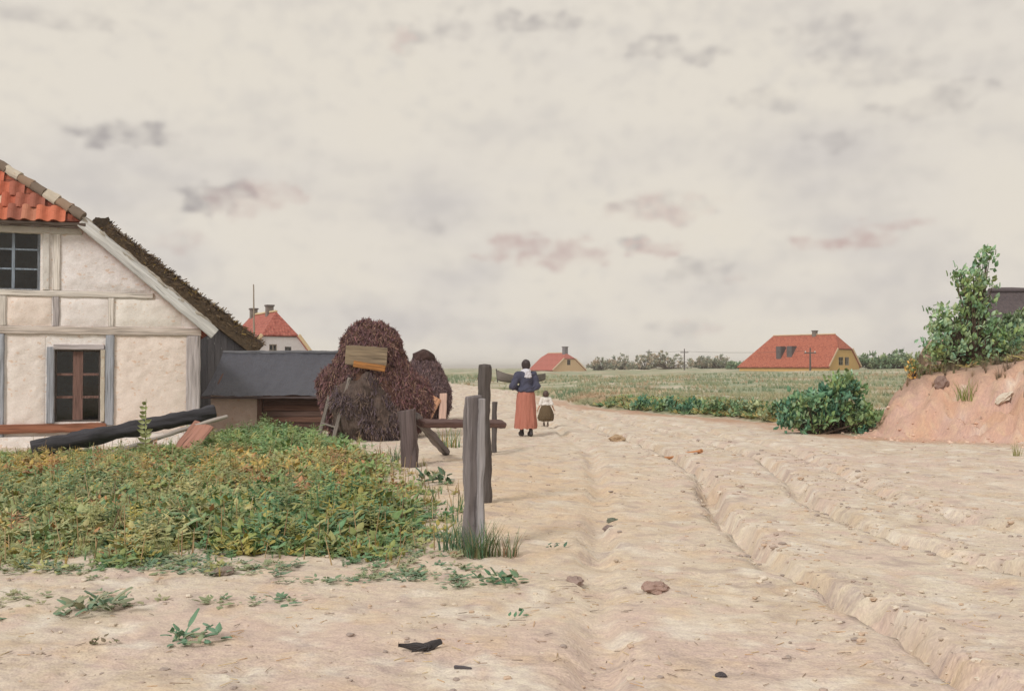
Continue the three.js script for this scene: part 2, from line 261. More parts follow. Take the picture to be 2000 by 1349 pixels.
function groundC(x, d, c) {
  const a = fbm2(x * 0.5 + 9, d * 0.42, 4), b = fbm2(x * 1.1 - 5, d * 0.95, 4), e = fbm2(x * 3.2, d * 2.9 + 3, 3), g = n2(x * 9, d * 8);
  c.copy(COL.cream);
  c.lerp(COL.pale, clamp(b * 1.3 + e * 0.7) * 0.9);
  c.lerp(COL.tan, clamp(-a * 1.0 - e * 1.0 - 0.1) * 0.85);
  const blob = (bx, bd, rx, rd) => Math.exp(-Math.pow((x - bx + a * 0.8) / rx, 2) - Math.pow((d - bd + b * 0.8) / rd, 2));
  c.lerp(COL.pink, clamp(0.75 * blob(-1.5, 5.2, 2.2, 0.9) + 0.75 * blob(1.6, 5.0, 1.8, 1.0) + 0.6 * blob(5.2, 15, 2.5, 4) + 0.8 * a + e * 0.5 - 0.05) * 0.85);
  c.lerp(COL.pale, smooth(0.16, 0.4, fbm2(x * 1.5 + 70, d * 1.2, 4)) * 0.75);
  c.lerp(COL.pink, smooth(0.2, 0.42, fbm2(x * 1.7 - 33, d * 1.3 + 8, 4)) * 0.7);
  c.lerp(COL.peach, smooth(0.24, 0.45, fbm2(x * 1.4 + 13, d * 1.2 - 8, 4)) * 0.5);
  const pe = Math.exp(-Math.pow((x - 0.1 + a) / 1.8, 2) - Math.pow((d - 12.5) / 5, 2));
  c.lerp(COL.peach, clamp(pe * (0.75 + b * 1.1) + 0.5 * clamp(e + b - 0.35)) * 0.85);
  c.lerp(COL.mauve, clamp(smooth(0.3, 0.5, fbm2(x * 1.9 + 50, d * 1.7, 4)) * 0.6 + clamp(g * e * 1.4) * 0.5));
  // sandy strips of reddish earth along the far road edge
  const f = fieldIn(x, d);
  c.lerp(COL.rust, 0.75 * smooth(-1.6, -0.7, f + e * 0.5) * smooth(0.1, -0.4, f) * smooth(16, 22, d) * smooth(60, 34, d));
  if (d > 18) {
    const k = smooth(-0.25, 0.25, f + e * 0.4) * smooth(18, 21, d);
    const t = new THREE.Color().copy(COL.grassland).lerp(COL.sage, clamp(0.5 + 1.4 * fbm2(x * 0.06, d * 0.045 + 7, 3)));
    t.lerp(COL.olive, clamp(0.8 * smooth(3.5, 0.6, f) + b * 0.5) * 0.6);
    t.lerp(COL.rust, smooth(0.3, 0.55, fbm2(x * 0.13 + 20, d * 0.11, 3)) * 0.6);
    t.lerp(COL.cream, smooth(0.1, 0.4, fbm2(x * 0.08 - 20, d * 0.09 + 3, 3)) * 0.75);
    const hollow = Math.exp(-Math.pow((x - 5.2) / 4.2, 2) - Math.pow((d - 50) / 7, 2)); t.lerp(COL.peach, clamp(hollow * 1.3 + e * 0.3 - 0.2) * 0.9);
    c.lerp(t, k);
  }
  const bk = bankIn(x, d);
  if (bk > -0.4 && x < 60) {
    const k = smooth(-0.25, 0.15, bk + e * 0.15), t = new THREE.Color().copy(COL.clay).lerp(COL.rose, clamp(0.5 + b * 1.2)).lerp(COL.peach, clamp(e * 0.9));
    t.lerp(COL.pale, smooth(0.25, 0.5, fbm2(x * 0.9 + 3, d * 1.9, 3)) * smooth(8.6, 9.8, x) * 0.8);
    t.lerp(COL.soil, smooth(1.15, 1.75, bk + b * 0.5) * 0.8); t.lerp(COL.olive, smooth(2, 3.2, bk + b) * 0.7);
    c.lerp(t, k * smooth(75, 45, d));
  }
  if (x < 0.5 && d > 7 && d < 24.5) c.lerp(COL.weed, smooth(-0.15, 0.5, patchIn(x, d) + e * 0.3) * clamp(0.62 + b * 0.9 + a * 0.5));
  c.multiplyScalar(ALB);
}
{
  const xs = [], ds = [];
  { const r = []; for (let x = 0; x < 12.5; x += 0.068) r.push(x); let s = 0.08, x = 12.5; while (x < 2600) { r.push(x); s *= 1.13; x += s; } const l = []; x = 0; while (x < 9) { x += 0.068; l.push(-x); } s = 0.08; while (x < 2600) { s *= 1.13; x += s; l.push(-x); } xs.push(...l.reverse(), ...r); }
  { let d = -9; while (d < 3.6) { ds.push(d); d += 0.22; } let s = 0.05; while (d < 16) { ds.push(d); d += s; s = 0.05 + Math.max(0, d - 8) * 0.004; } while (d < 30) { ds.push(d); d += s; s += 0.0006; } while (d < 4000) { ds.push(d); s *= 1.045; d += s; } }
  const nx = xs.length, nd = ds.length, pos = new Float32Array(nx * nd * 3), col = new Float32Array(nx * nd * 3), uv = new Float32Array(nx * nd * 2), idx = [], c = new THREE.Color();
  for (let j = 0; j < nd; j++) for (let i = 0; i < nx; i++) {
    const o = j * nx + i, x = xs[i], d = ds[j];
    pos.set([x, groundH(x, d), -d], o * 3); groundC(x, d, c); col.set([c.r, c.g, c.b], o * 3); uv.set([x / 1.7, d / 1.7], o * 2);
    if (i < nx - 1 && j < nd - 1) idx.push(o, o + 1, o + nx, o + 1, o + nx + 1, o + nx);
  }
  const g = new THREE.BufferGeometry(); g.setAttribute('position', new THREE.BufferAttribute(pos, 3)); g.setAttribute('color', new THREE.BufferAttribute(col, 3)); g.setAttribute('uv', new THREE.BufferAttribute(uv, 2)); g.setIndex(idx); g.computeVertexNormals();
  const m = top('ground', g, mat(0xffffff, { vertexColors: true, map: grainMap, bumpMap: grainBump, bumpScale: 0.013, roughness: 1 }));
  tag(m, 'pale sandy road and open ground with wheel ruts running to the far fields', 'ground', null, 'structure');
}
const at = (x, d, dy = 0) => [x, groundH(x, d) + dy, -d];
const atV = (x, d, dy = 0) => V(...at(x, d, dy));

// ------------------------------------------------------------------ windows and roofs
const glass = new THREE.MeshPhysicalMaterial({ color: new THREE.Color(0.9, 0.95, 0.95), transmission: 1, thickness: 0, roughness: 0.06, side: THREE.DoubleSide });
// window in a hole x0..x1, y0..y1 of a wall whose face is z = 0: frame, bars and single panes
function windowIn(parent, [x0, y0, x1, y1], cols, rows, frameM, barM, { bar = 0.035, centre = 0.035, set = -0.05, frame = 0.06 } = {}) {
  const w = new THREE.Group(); w.name = 'window'; parent.add(w);
  const fr = [boxGeo(x0, y0, set - 0.05, x0 + frame, y1, set + 0.02), boxGeo(x1 - frame, y0, set - 0.05, x1, y1, set + 0.02), boxGeo(x0 + frame, y1 - frame, set - 0.05, x1 - frame, y1, set + 0.018), boxGeo(x0 + frame, y0, set - 0.05, x1 - frame, y0 + frame, set + 0.018)];
  part('frame', merged(fr), frameM, w);
  const X0 = x0 + frame, X1 = x1 - frame, Y0 = y0 + frame, Y1 = y1 - frame, pw = (X1 - X0) / cols, ph = (Y1 - Y0) / rows;
  for (let i = 1; i < cols; i++) part('mullion', boxGeo(X0 + pw * i - centre / 2, Y0, set - 0.03, X0 + pw * i + centre / 2, Y1, set + 0.012), barM, w);
  for (let j = 1; j < rows; j++) for (let i = 0; i < cols; i++) part('glazing_bar', boxGeo(X0 + pw * i + (i ? centre / 2 : 0), Y0 + ph * j - bar / 2, set - 0.025, X0 + pw * (i + 1) - (i < cols - 1 ? centre / 2 : 0), Y0 + ph * j + bar / 2, set + 0.006), barM, w);
  const r = rng(Math.round(x0 * 100 + y0 * 37));
  for (let i = 0; i < cols; i++) for (let j = 0; j < rows; j++) { const g = new THREE.PlaneGeometry(pw, ph); g.rotateX((r() - 0.5) * 0.03); g.rotateY((r() - 0.5) * 0.03); g.translate(X0 + pw * (i + 0.5), Y0 + ph * (j + 0.5), set - 0.012); part('pane', g, glass, w); }
  return w;
}
// roof of a house with its front gable at z = 0 and its length along -z; hipped fully or in part at both ends
function hippedRoof(g, { W, L, eave, ridge, front = 0, back = 0, over = 0.35, th = 0.14, mats, uvS = 1, names = ['roof', 'roof'] }) {
  const k = (ridge - eave) / (W / 2), xe = W / 2 + over, ye = eave - over * k, zf = 0.18, zb = -L - 0.18;
  const end = (frac) => { const hc = lerp(ridge, ye, frac), xc = (ridge - hc) / k; return { hc, xc, back: xc * 0.8 }; };
  const F = end(front), B = end(back), rf = zf - F.back, rb = zb + B.back;
  const side = (s) => { const p = []; p.push(V(s * xe, ye, zb), V(s * xe, ye, zf)); if (front > 0 && front < 1) p.push(V(s * F.xc, F.hc, zf)); p.push(V(0, ridge, rf), V(0, ridge, rb)); if (back > 0 && back < 1) p.push(V(s * B.xc, B.hc, zb)); return s > 0 ? p.reverse() : p; };
  const fix = (p) => p;
  const R = part('roof_slope', slab(fix(orient(side(1), V(1, 1, 0))), th, uvS), mats, g), Lf = part('roof_slope', slab(orient(side(-1), V(-1, 1, 0)), th, uvS), mats, g);
  if (front > 0) part('roof_hip', slab(orient([V(-F.xc, F.hc, zf), V(F.xc, F.hc, zf), V(0, ridge, rf)], V(0, 1, 1)), th, uvS), mats, g);
  if (back > 0) part('roof_hip', slab(orient([V(B.xc, B.hc, zb), V(-B.xc, B.hc, zb), V(0, ridge, rb)], V(0, 1, -1)), th, uvS), mats, g);
  return { R, Lf, rf, rb, F, B, k };
}
// keep the first edge first and make the polygon face the way out
function orient(p, out) { const n = V(0, 0, 0); for (let i = 1; i < p.length - 1; i++) n.add(p[i].clone().sub(p[0]).cross(p[i + 1].clone().sub(p[0]))); return n.dot(out) >= 0 ? p : [p[1], p[0], ...p.slice(2).reverse()]; }
const tileM = (c) => mat(c, { map: rep(tileMap, 0.5, 0.5), bumpMap: rep(tileBump, 0.5, 0.5), bumpScale: 0.04, roughness: 0.8 });

// ------------------------------------------------------------------ white half-timbered house
{
  const phi = 19.3 * DEG, dc = 19.5, xc = X(390, dc), cs = Math.cos(phi), sn = Math.sin(phi);
  const gp = (px, py) => { const k = (px - 1000) / FOCAL, s = (k * dc - xc) / (cs - k * sn); return [s, Y(py, dc + s * sn)]; };
  const sx = (px) => gp(px, 700)[0], sy = (px, py) => gp(px, py)[1];
  const h = thing('white_house', 'white half-timbered house with a red tiled half-hip and a dark barred window', 'house', [xc, -0.02, -dc], phi);
  const eave = [0.2, 2.19], bend = [-2.07, 4.17], mid = -4.55, ridgeY = 5.86, L = 7.2, left = 2 * mid;
  const mir = (p) => [left - p[0], p[1]];
  const roofY = (x) => { const q = x < mid ? left - x : x; return q > bend[0] ? lerp(eave[1], bend[1], (q - eave[0]) / (bend[0] - eave[0])) : lerp(bend[1], ridgeY, (q - bend[0]) / (mid - bend[0])); };
  const wallM = plaster(S(243, 237, 234)), greyM = wood(S(236, 231, 228)), mauveM = wood(S(196, 190, 195)), blueM = wood(S(172, 178, 192)), brownGreyM = wood(S(220, 210, 205));
  const low = [sx(106), sy(106, 822), sx(196), sy(196, 681)], up = [left / 2 - (sx(76) - left / 2) * 0 + sx(-60), sy(40, 566), sx(76), sy(40, 440)];
  up[0] = sx(76) - 1.3;
  const low2 = [low[0] - 3.1, low[1], low[2] - 3.1, low[3]];
  const under = 0.1;
  part('gable_wall', wallGeo([[left, -0.2], [0, -0.2], [0, roofY(0) - under], [bend[0], bend[1] - under], [mir(bend)[0], bend[1] - under], [left, roofY(0) - under]], [low, up, low2], 0.24), wallM, h);
  part('side_wall', boxGeo(-0.24, -0.2, -L, 0, roofY(0) - under, -0.245), wallM, h);
  part('side_wall', boxGeo(left, -0.2, -L, left + 0.24, roofY(0) - under, -0.245), wallM, h);
  part('back_wall', wallGeo([[left + 0.25, -0.2], [-0.25, -0.2], [-0.25, roofY(0) - under], [bend[0], bend[1] - under], [mid, ridgeY - 0.2], [mir(bend)[0], bend[1] - under], [left + 0.25, roofY(0) - under]], [], 0.2).translate(0, 0, -L + 0.2), wallM, h);
  part('ceiling', boxGeo(left + 0.25, 2.14, -L + 0.22, -0.25, 2.24, -0.25), wood(S(120, 100, 80)), h);
  // plaster infill panels, each a little uneven
  const panelCols = [S(243, 236, 234), S(240, 230, 224), S(244, 238, 232), S(240, 234, 234), S(242, 228, 219)].map((c) => plaster(c));
  let pn = 0;
  const panel = (x0, y0, x1, y1) => {
    const nx = Math.max(4, Math.ceil((x1 - x0) / 0.09)), ny = Math.max(4, Math.ceil((y1 - y0) / 0.09)), g = new THREE.PlaneGeometry(1, 1, nx, ny), p = g.attributes.position, u = g.attributes.uv; pn++;
    for (let i = 0; i < p.count; i++) { const a = p.getX(i) + 0.5, b = p.getY(i) + 0.5, x = lerp(x0, x1, a), yt = Math.min(y1, roofY(x) - 0.12), y = lerp(y0, Math.max(yt, y0 + 0.001), b); const ed = Math.min(a, 1 - a, b, 1 - b);
      p.setXYZ(i, x, y, 0.004 + (0.012 + 0.03 * (0.5 + 0.5 * fbm2(x * 1.7 + pn * 3, y * 1.7, 3)) + 0.012 * fbm2(x * 6, y * 6 + pn, 2)) * smooth(0, 0.14, ed)); u.setXY(i, x / 1.6 + pn * 0.3, y / 1.6); }
    g.computeVertexNormals(); part('plaster_panel', g, panelCols[(pn * 7 + 2) % 5], h);
  };
  const X0 = left + 0.28, yb = sy(200, 845), yTie = sy(200, 636), yRail = sy(150, 566), beamH = 0.15;
  const c1 = sx(100), c1b = sx(116), c2 = sx(205), c2b = sx(222), c3 = sx(364);
  panel(c2b + 0.01, yb, c3 - 0.01, yTie - beamH - 0.01);
  panel(sx(12), yb, low[0] - 0.16, yTie - beamH - 0.01);
  panel(c1b + 0.01, yRail + 0.01, -0.9, 4.1); panel(c1b + 0.01, yTie + 0.01, sx(210), yRail - 0.12); panel(sx(221), yTie + 0.01, -0.35, yRail - 0.12);
  panel(sx(12), yTie + 0.01, c1 - 0.01, yRail - 0.12); panel(left + 0.3, yTie + 0.01, sx(-5), yRail - 0.12);
  panel(left + 0.3, yb, low2[0] - 0.15, yTie - beamH - 0.01); panel(low2[2] + 0.15, yb, sx(0) - 0.01, yTie - beamH - 0.01);
  // timbers
  let tn = 0;
  const timber = (x0, y0, x1, y1, m, z = 0.035, name = 'timber') => { tn++; const vert = y1 - y0 > x1 - x0, len = vert ? y1 - y0 : x1 - x0, w = vert ? x1 - x0 : y1 - y0; const g = beamGeo(len, w, 0.1, { round: 0.12, amp: 0.012, seed: tn, n: 12, step: 0.12 });
    if (!vert) g.rotateZ(-Math.PI / 2); g.translate(vert ? (x0 + x1) / 2 : x0, vert ? y0 : (y0 + y1) / 2, z - 0.048); part(name, g, m, h); };
  timber(left, yTie - beamH, 0.02, yTie, brownGreyM, 0.045, 'tie_beam');
  timber(left + 0.9, yRail - 0.115, -0.85, yRail, greyM, 0.036, 'rail');
  timber(c1, yRail + 0.003, c1b, sy(105, 440), greyM, 0.034, 'stud'); timber(c1 + 0.01, yTie + 0.003, c1b - 0.01, yRail - 0.118, mauveM, 0.032, 'stud');
  timber(sx(210), yTie + 0.003, sx(221), yRail - 0.118, greyM, 0.033, 'stud'); timber(sx(-4), yTie + 0.003, sx(10), yRail - 0.118, greyM, 0.033, 'stud');
  timber(c2, sy(212, 828), c2b, yTie - beamH - 0.003, blueM, 0.05, 'stud'); timber(c3, yb - 0.05, 0.01, yTie - beamH - 0.003, mauveM, 0.05, 'corner_post');
  timber(sx(-6), yb - 0.02, sx(8), yTie - beamH - 0.003, blueM, 0.05, 'stud');
  timber(up[2] + 0.04, yRail + 0.003, up[2] + 0.16, sy(80, 438), plaster(S(232, 228, 224, 0.9)), 0.04, 'stud'); timber(left + 0.05, yb, left + 0.25, yTie - beamH - 0.003, mauveM, 0.05, 'corner_post');
  timber(up[0] - 0.15, yRail + 0.003, up[0] - 0.03, sy(80, 438), greyM, 0.04, 'stud');
  timber(mir(bend)[0] + 0.1, bend[1] - 0.27, bend[0] - 0.02, bend[1] - 0.14, plaster(S(214, 208, 200, 0.9)), 0.05, 'eave_board');
  // casings, sill board, foundation
  timber(low[0] - 0.13, low[1] - 0.02, low[0] - 0.002, low[3] + 0.05, blueM, 0.06, 'window_casing'); timber(low[0] - 0.02, low[3] + 0.002, low[2] + 0.06, low[3] + 0.1, mauveM, 0.055, 'window_casing');
  timber(low[2] + 0.002, low[1], low[2] + 0.075, low[3], plaster(S(215, 205, 190, 0.9)), 0.05, 'window_casing');
  timber(left, sy(100, 842), sx(208), sy(100, 825), wood(S(172, 116, 92, 0.85)), 0.09, 'sill_board');
  part('foundation', (() => { const g = new THREE.PlaneGeometry(1, 1, 90, 8), p = g.attributes.position, u = g.attributes.uv; for (let i = 0; i < p.count; i++) { const x = lerp(left, 0.05, p.getX(i) + 0.5), y = lerp(-0.15, yb - 0.02, p.getY(i) + 0.5); p.setXYZ(i, x, y, 0.055 + 0.03 * fbm2(x * 2, y * 3, 3)); u.setXY(i, x / 1.6, y / 1.6); } g.computeVertexNormals(); return g; })(), plaster(S(243, 237, 234)), h);
  const darkBar = wood(S(126, 98, 92)), darkFrame = wood(S(86, 78, 76)), blueBar = wood(S(142, 156, 174));
  windowIn(h, low, 2, 3, darkFrame, darkBar, { bar: 0.045, centre: 0.17, frame: 0.035 }); windowIn(h, low2, 2, 3, darkFrame, darkBar, { bar: 0.045, centre: 0.17, frame: 0.035 });
  windowIn(h, up, 3, 3, wood(S(130, 138, 150)), blueBar, { bar: 0.03, centre: 0.05, frame: 0.05 });
  // roof: lower slopes, upper slopes, tiled half-hip
  const redM = tileM(S(196, 100, 72, 0.9)), zf = 0.22, zh = -1.15, R = (p, z) => V(p[0], p[1], z), E = [eave[0] + 0.02, eave[1] - 0.02];
  for (const s of [0, 1]) { const f = s ? mir : (p) => p, out = V(s ? -1 : 1, 1, 0), apex = [mid, ridgeY];
    part('roof_slope', slab(orient([R(f(E), zf), R(f(E), -L - 0.2), R(f(bend), -L - 0.2), R(f(bend), zf)], out), 0.1, 1), redM, h);
    part('roof_slope', slab(orient([R(f(bend), zf - 0.01), R(f(bend), -L - 0.2), R(apex, -L - 0.2), R(apex, zh)], out), 0.1, 1), redM, h);
    const a = f([eave[0] + 0.06, eave[1] - 0.09]), b = f([bend[0] - 0.03, bend[1] - 0.04]);
    const bg = beam(V(...a, 0), V(...b, 0), 0.21, 0.045, { round: 0.1, amp: 0.01, seed: 30 + s, n: 12 }); bg.translate(0, 0, zf + 0.03); part('barge_board', bg, wood(S(222, 224, 227, 0.95)), h);
    // mortared verge along the barge board and weathered cap tiles along the hip
    const vg = beam(V(a[0], a[1] + 0.12, 0), V(b[0], b[1] + 0.1, 0), 0.07, 0.16, { round: 0.6, amp: 0.05, seed: 40 + s, n: 12, step: 0.06 }); vg.translate(0, 0, zf - 0.03); part('verge_mortar', vg, plaster(S(188, 180, 168, 0.9)), h);
    const p0 = R(f(bend), zf + 0.05), p1 = R(apex, zh); const nC = 11, cr = rng(5 + s);
    for (let i = 0; i < nC; i++) { const q0 = p0.clone().lerp(p1, (i - 0.08) / nC), q1 = p0.clone().lerp(p1, (i + 1.02) / nC); const g = along(beamGeo(q0.distanceTo(q1), 0.2 - 0.02 * cr(), 0.13, { round: 0.9, amp: 0.02, seed: i * 3 + s, n: 10, taper: 0.86 }), q0, q1); g.translate(0, 0.04 + 0.02 * cr(), 0); part('cap_tile', g, [mat(S(112, 98, 86)), plaster(S(196, 186, 170)), mat(S(140, 118, 100))][(i * 5 + s) % 3], h); } }
  part('roof_hip', slab(orient([V(bend[0] + 0.06, bend[1] - 0.05, zf + 0.04), V(mir(bend)[0] - 0.06, bend[1] - 0.05, zf + 0.04), V(mid, ridgeY, zh)], V(0, 1, 1)), 0.08, 1), tileM(S(150, 80, 58)), h);
  const upv = V(0, ridgeY - bend[1], zh - zf).normalize(), nrm = V(0, upv.z * -1, upv.y).normalize();
  const wave = new THREE.Shape(); { const W = 0.235, pts = []; for (let i = 0; i <= 8; i++) { const t = i / 8; pts.push([(t - 0.5) * W * 1.08, 0.028 * Math.sin(t * 2 * Math.PI)]); } wave.moveTo(...pts[0]); for (const p of pts.slice(1)) wave.lineTo(...p); for (const p of pts.reverse()) wave.lineTo(p[0], p[1] + 0.016); }
  const tileG = new THREE.ExtrudeGeometry(wave, { depth: 0.36, bevelEnabled: false });
  const tm = [S(198, 108, 80, 0.9), S(186, 98, 72, 0.9), S(206, 118, 88, 0.9), S(168, 98, 78, 0.9), S(206, 178, 154, 0.95), S(158, 94, 76, 0.9), S(190, 126, 100, 0.9)].map((c) => mat(c, { roughness: 0.8, bumpMap: plasterBump, bumpScale: 0.01, map: plasterMap }));
  const slope = Math.hypot(ridgeY - bend[1], zh - zf), tr = rng(91);
  for (let r = 0; r < Math.floor(slope / 0.3); r++) { const v = r * 0.3, half = (bend[0] - mid) * (1 - (v + 0.15) / slope) - 0.02; const n = Math.floor(2 * half / 0.235);
    for (let i = 0; i < n; i++) { const x = mid - half + 0.12 + i * 0.235, m = part('tile', tileG, tm[tr() < 0.11 ? 4 : [0, 1, 2, 3, 5, 6][Math.floor(tr() * 6)]], h), o = V(x, bend[1] - 0.05, zf + 0.04).addScaledVector(upv, v + 0.33).addScaledVector(nrm, 0.03 + tr() * 0.008);
      m.matrixAutoUpdate = true; const mm = new THREE.Matrix4().makeBasis(V(1, 0, 0), nrm, upv.clone().negate()); m.quaternion.setFromRotationMatrix(mm); m.rotateY((tr() - 0.5) * 0.04); m.rotateX(0.05 + (tr() - 0.5) * 0.03); m.position.copy(o); } }
  timber(mir(bend)[0] - 0.05, bend[1] - 0.14, bend[0] + 0.05, bend[1] - 0.075, wood(S(96, 84, 78)), 0.27, 'gutter_board');
}

// ------------------------------------------------------------------ thatched barn behind it
const thatchM = (c) => mat(c, { map: strawMap, bumpMap: strawBump, bumpScale: 0.05, roughness: 1 });
{
  const phi = 19.3 * DEG, dc = 30, cs = Math.cos(phi), sn = Math.sin(phi), xe = X(486, dc);
  const gp = (px, py) => { const k = (px - 1000) / FOCAL, s = (k * dc - xe) / (cs - k * sn); return [s, Y(py, dc + s * sn)]; };
  const b = thing('thatched_barn', 'dark tarred barn with a mossy brown thatched roof behind the white house', 'barn', [xe, 0, -dc], phi);
  const [ax, ay] = gp(196, 452), e = gp(500, 686), L = 7, rx = 2 * ax;
  const planks = wood(S(74, 74, 80), { roughness: 0.7 }), planks2 = wood(S(84, 83, 88), { roughness: 0.7 });
  const top_ = (x) => lerp(e[1] + 0.25, ay - 0.15, clamp((e[0] - 0.1 - Math.abs(x - 0) * 0 - x) / (e[0] - ax)));
  const roofAt = (x) => { const q = x < ax ? rx - x : x; return lerp(e[1], ay, (e[0] - q) / (e[0] - ax)) - 0.22; };
  const n = 44, r = rng(8);
  for (let i = 0; i < n; i++) { const x0 = lerp(rx - 0.1, -0.05, i / n), x1 = lerp(rx - 0.1, -0.05, (i + 1) / n) - 0.006, z = r() * 0.012, H = (x) => roofAt(x), s = new THREE.Shape([[x0, -0.1], [x1, -0.1], [x1, H(x1)], [x0, H(x0)]].map(([x, y]) => new THREE.Vector2(x, y)));
    const g = new THREE.ExtrudeGeometry(s, { depth: 0.03, bevelEnabled: false }); g.translate(0, 0, z); const u = g.attributes.uv; for (let k = 0; k < u.count; k++) u.setXY(k, u.getX(k) * 2, u.getY(k) / 2 + i * 0.13); part('wall_plank', g, r() < 0.5 ? planks : planks2, b); }
  part('side_wall', boxGeo(-0.16, -0.1, -L, -0.06, e[1] + 0.05, -0.02), planks, b); part('side_wall', boxGeo(rx - 0.06, -0.1, -L, rx + 0.06, e[1] + 0.05, -0.02), planks, b);
  part('back_wall', wallGeo([[rx + 0.07, -0.1], [-0.17, -0.1], [-0.17, roofAt(-0.1)], [ax, ay - 0.3], [rx + 0.07, roofAt(-0.1)]], [], 0.1).translate(0, 0, -L + 0.15), planks, b);
  // thatch: thick rounded slab with a ragged surface
  for (const s of [1, -1]) {
    const f = (t, z, up) => { const q = lerp(e[0] + 0.0, ax, t), y = lerp(e[1], ay, t), nx = 0.63, ny = 0.777; const x = q + nx * up, yy = y + ny * up; return V(s > 0 ? x : rx - x, yy, z); };
    const nt = 46, nz = 60, pos = [], uv = [], idx = [];
    const prof = []; const th = 0.42; for (let i = 0; i <= 6; i++) prof.push([0.32, -0.16 + (th - 0.1) * i / 6]); for (let i = 1; i <= 5; i++) { const a = i / 5 * Math.PI / 2; prof.push([0.32 - 0.12 * (1 - Math.cos(a)), th - 0.26 + 0.1 * Math.sin(a)]); } for (let i = 1; i <= 30; i++) prof.push([0.2 - (L + 0.5) * i / 30, th - 0.16]); prof.push([-L - 0.3, -0.16]); prof.push([0.32, -0.16]);
    for (let i = 0; i <= nt; i++) for (let j = 0; j < prof.length; j++) { const t = i / nt * 1.005 - 0.005, [z, up] = prof[j], q = f(t, z, up), N = 0.07 * fbm3(q.x * 2.2, q.y * 2.2, q.z * 2.2, 3) + 0.03 * n3(q.x * 8, q.y * 8, q.z * 8); if (up > -0.1) { q.addScaledVector(V(s * 0.63, 0.777, 0.35), N); } pos.push(q.x, q.y, q.z); uv.push((z + up) / 1.4, t * 3.2); }
    for (let i = 0; i < nt; i++) for (let j = 0; j < prof.length - 1; j++) { const a = i * prof.length + j, c = a + prof.length; idx.push(a, c, a + 1, a + 1, c, c + 1); }
    const g = new THREE.BufferGeometry(); g.setAttribute('position', new THREE.Float32BufferAttribute(pos, 3)); g.setAttribute('uv', new THREE.Float32BufferAttribute(uv, 2)); g.setIndex(idx); g.computeVertexNormals();
    const th_ = part('thatch', g, thatchM(S(104, 90, 72)), b);
    // loose reed ends and moss on the verge
    const blade = new THREE.PlaneGeometry(0.02, 0.14, 1, 1).translate(0, 0.035, 0), rr = rng(60 + s), M = new THREE.Matrix4(), im = new THREE.InstancedMesh(blade, mat(0xffffff), 3400), c = new THREE.Color();
    for (let i = 0; i < 3400; i++) { const t = rr(), q = f(t, 0.33 - Math.pow(rr(), 2) * 1.2, rr() < 0.5 ? th - 0.16 : rr() * 0.3), k = 0.6 + rr() * 0.9; q.addScaledVector(V(s * 0.63, 0.777, 0.35), 0.05 * fbm3(q.x * 2.2, q.y * 2.2, q.z * 2.2, 3));
      M.compose(q, new THREE.Quaternion().setFromEuler(new THREE.Euler((rr() - 0.3) * 1.6, rr() * 6.28, s * (-0.6 - rr() * 1.6))), V(k, k, k)); im.setMatrixAt(i, M); const w = rr(); c.copy(w < 0.3 ? S(84, 72, 64) : w < 0.6 ? S(126, 108, 84) : w < 0.85 ? S(100, 86, 76) : S(146, 124, 74)); im.setColorAt(i, c); }
    im.name = 'loose_reed'; im.userData.kind = 'stuff'; im.castShadow = true; b.add(im);
  }
  const cp = beam(V(ax, ay + 0.2, 0.3), V(ax, ay + 0.2, -L - 0.2), 0.5, 0.3, { round: 0.8, amp: 0.09, seed: 4 }); part('ridge_thatch', cp, thatchM(S(92, 80, 66)), b);
}

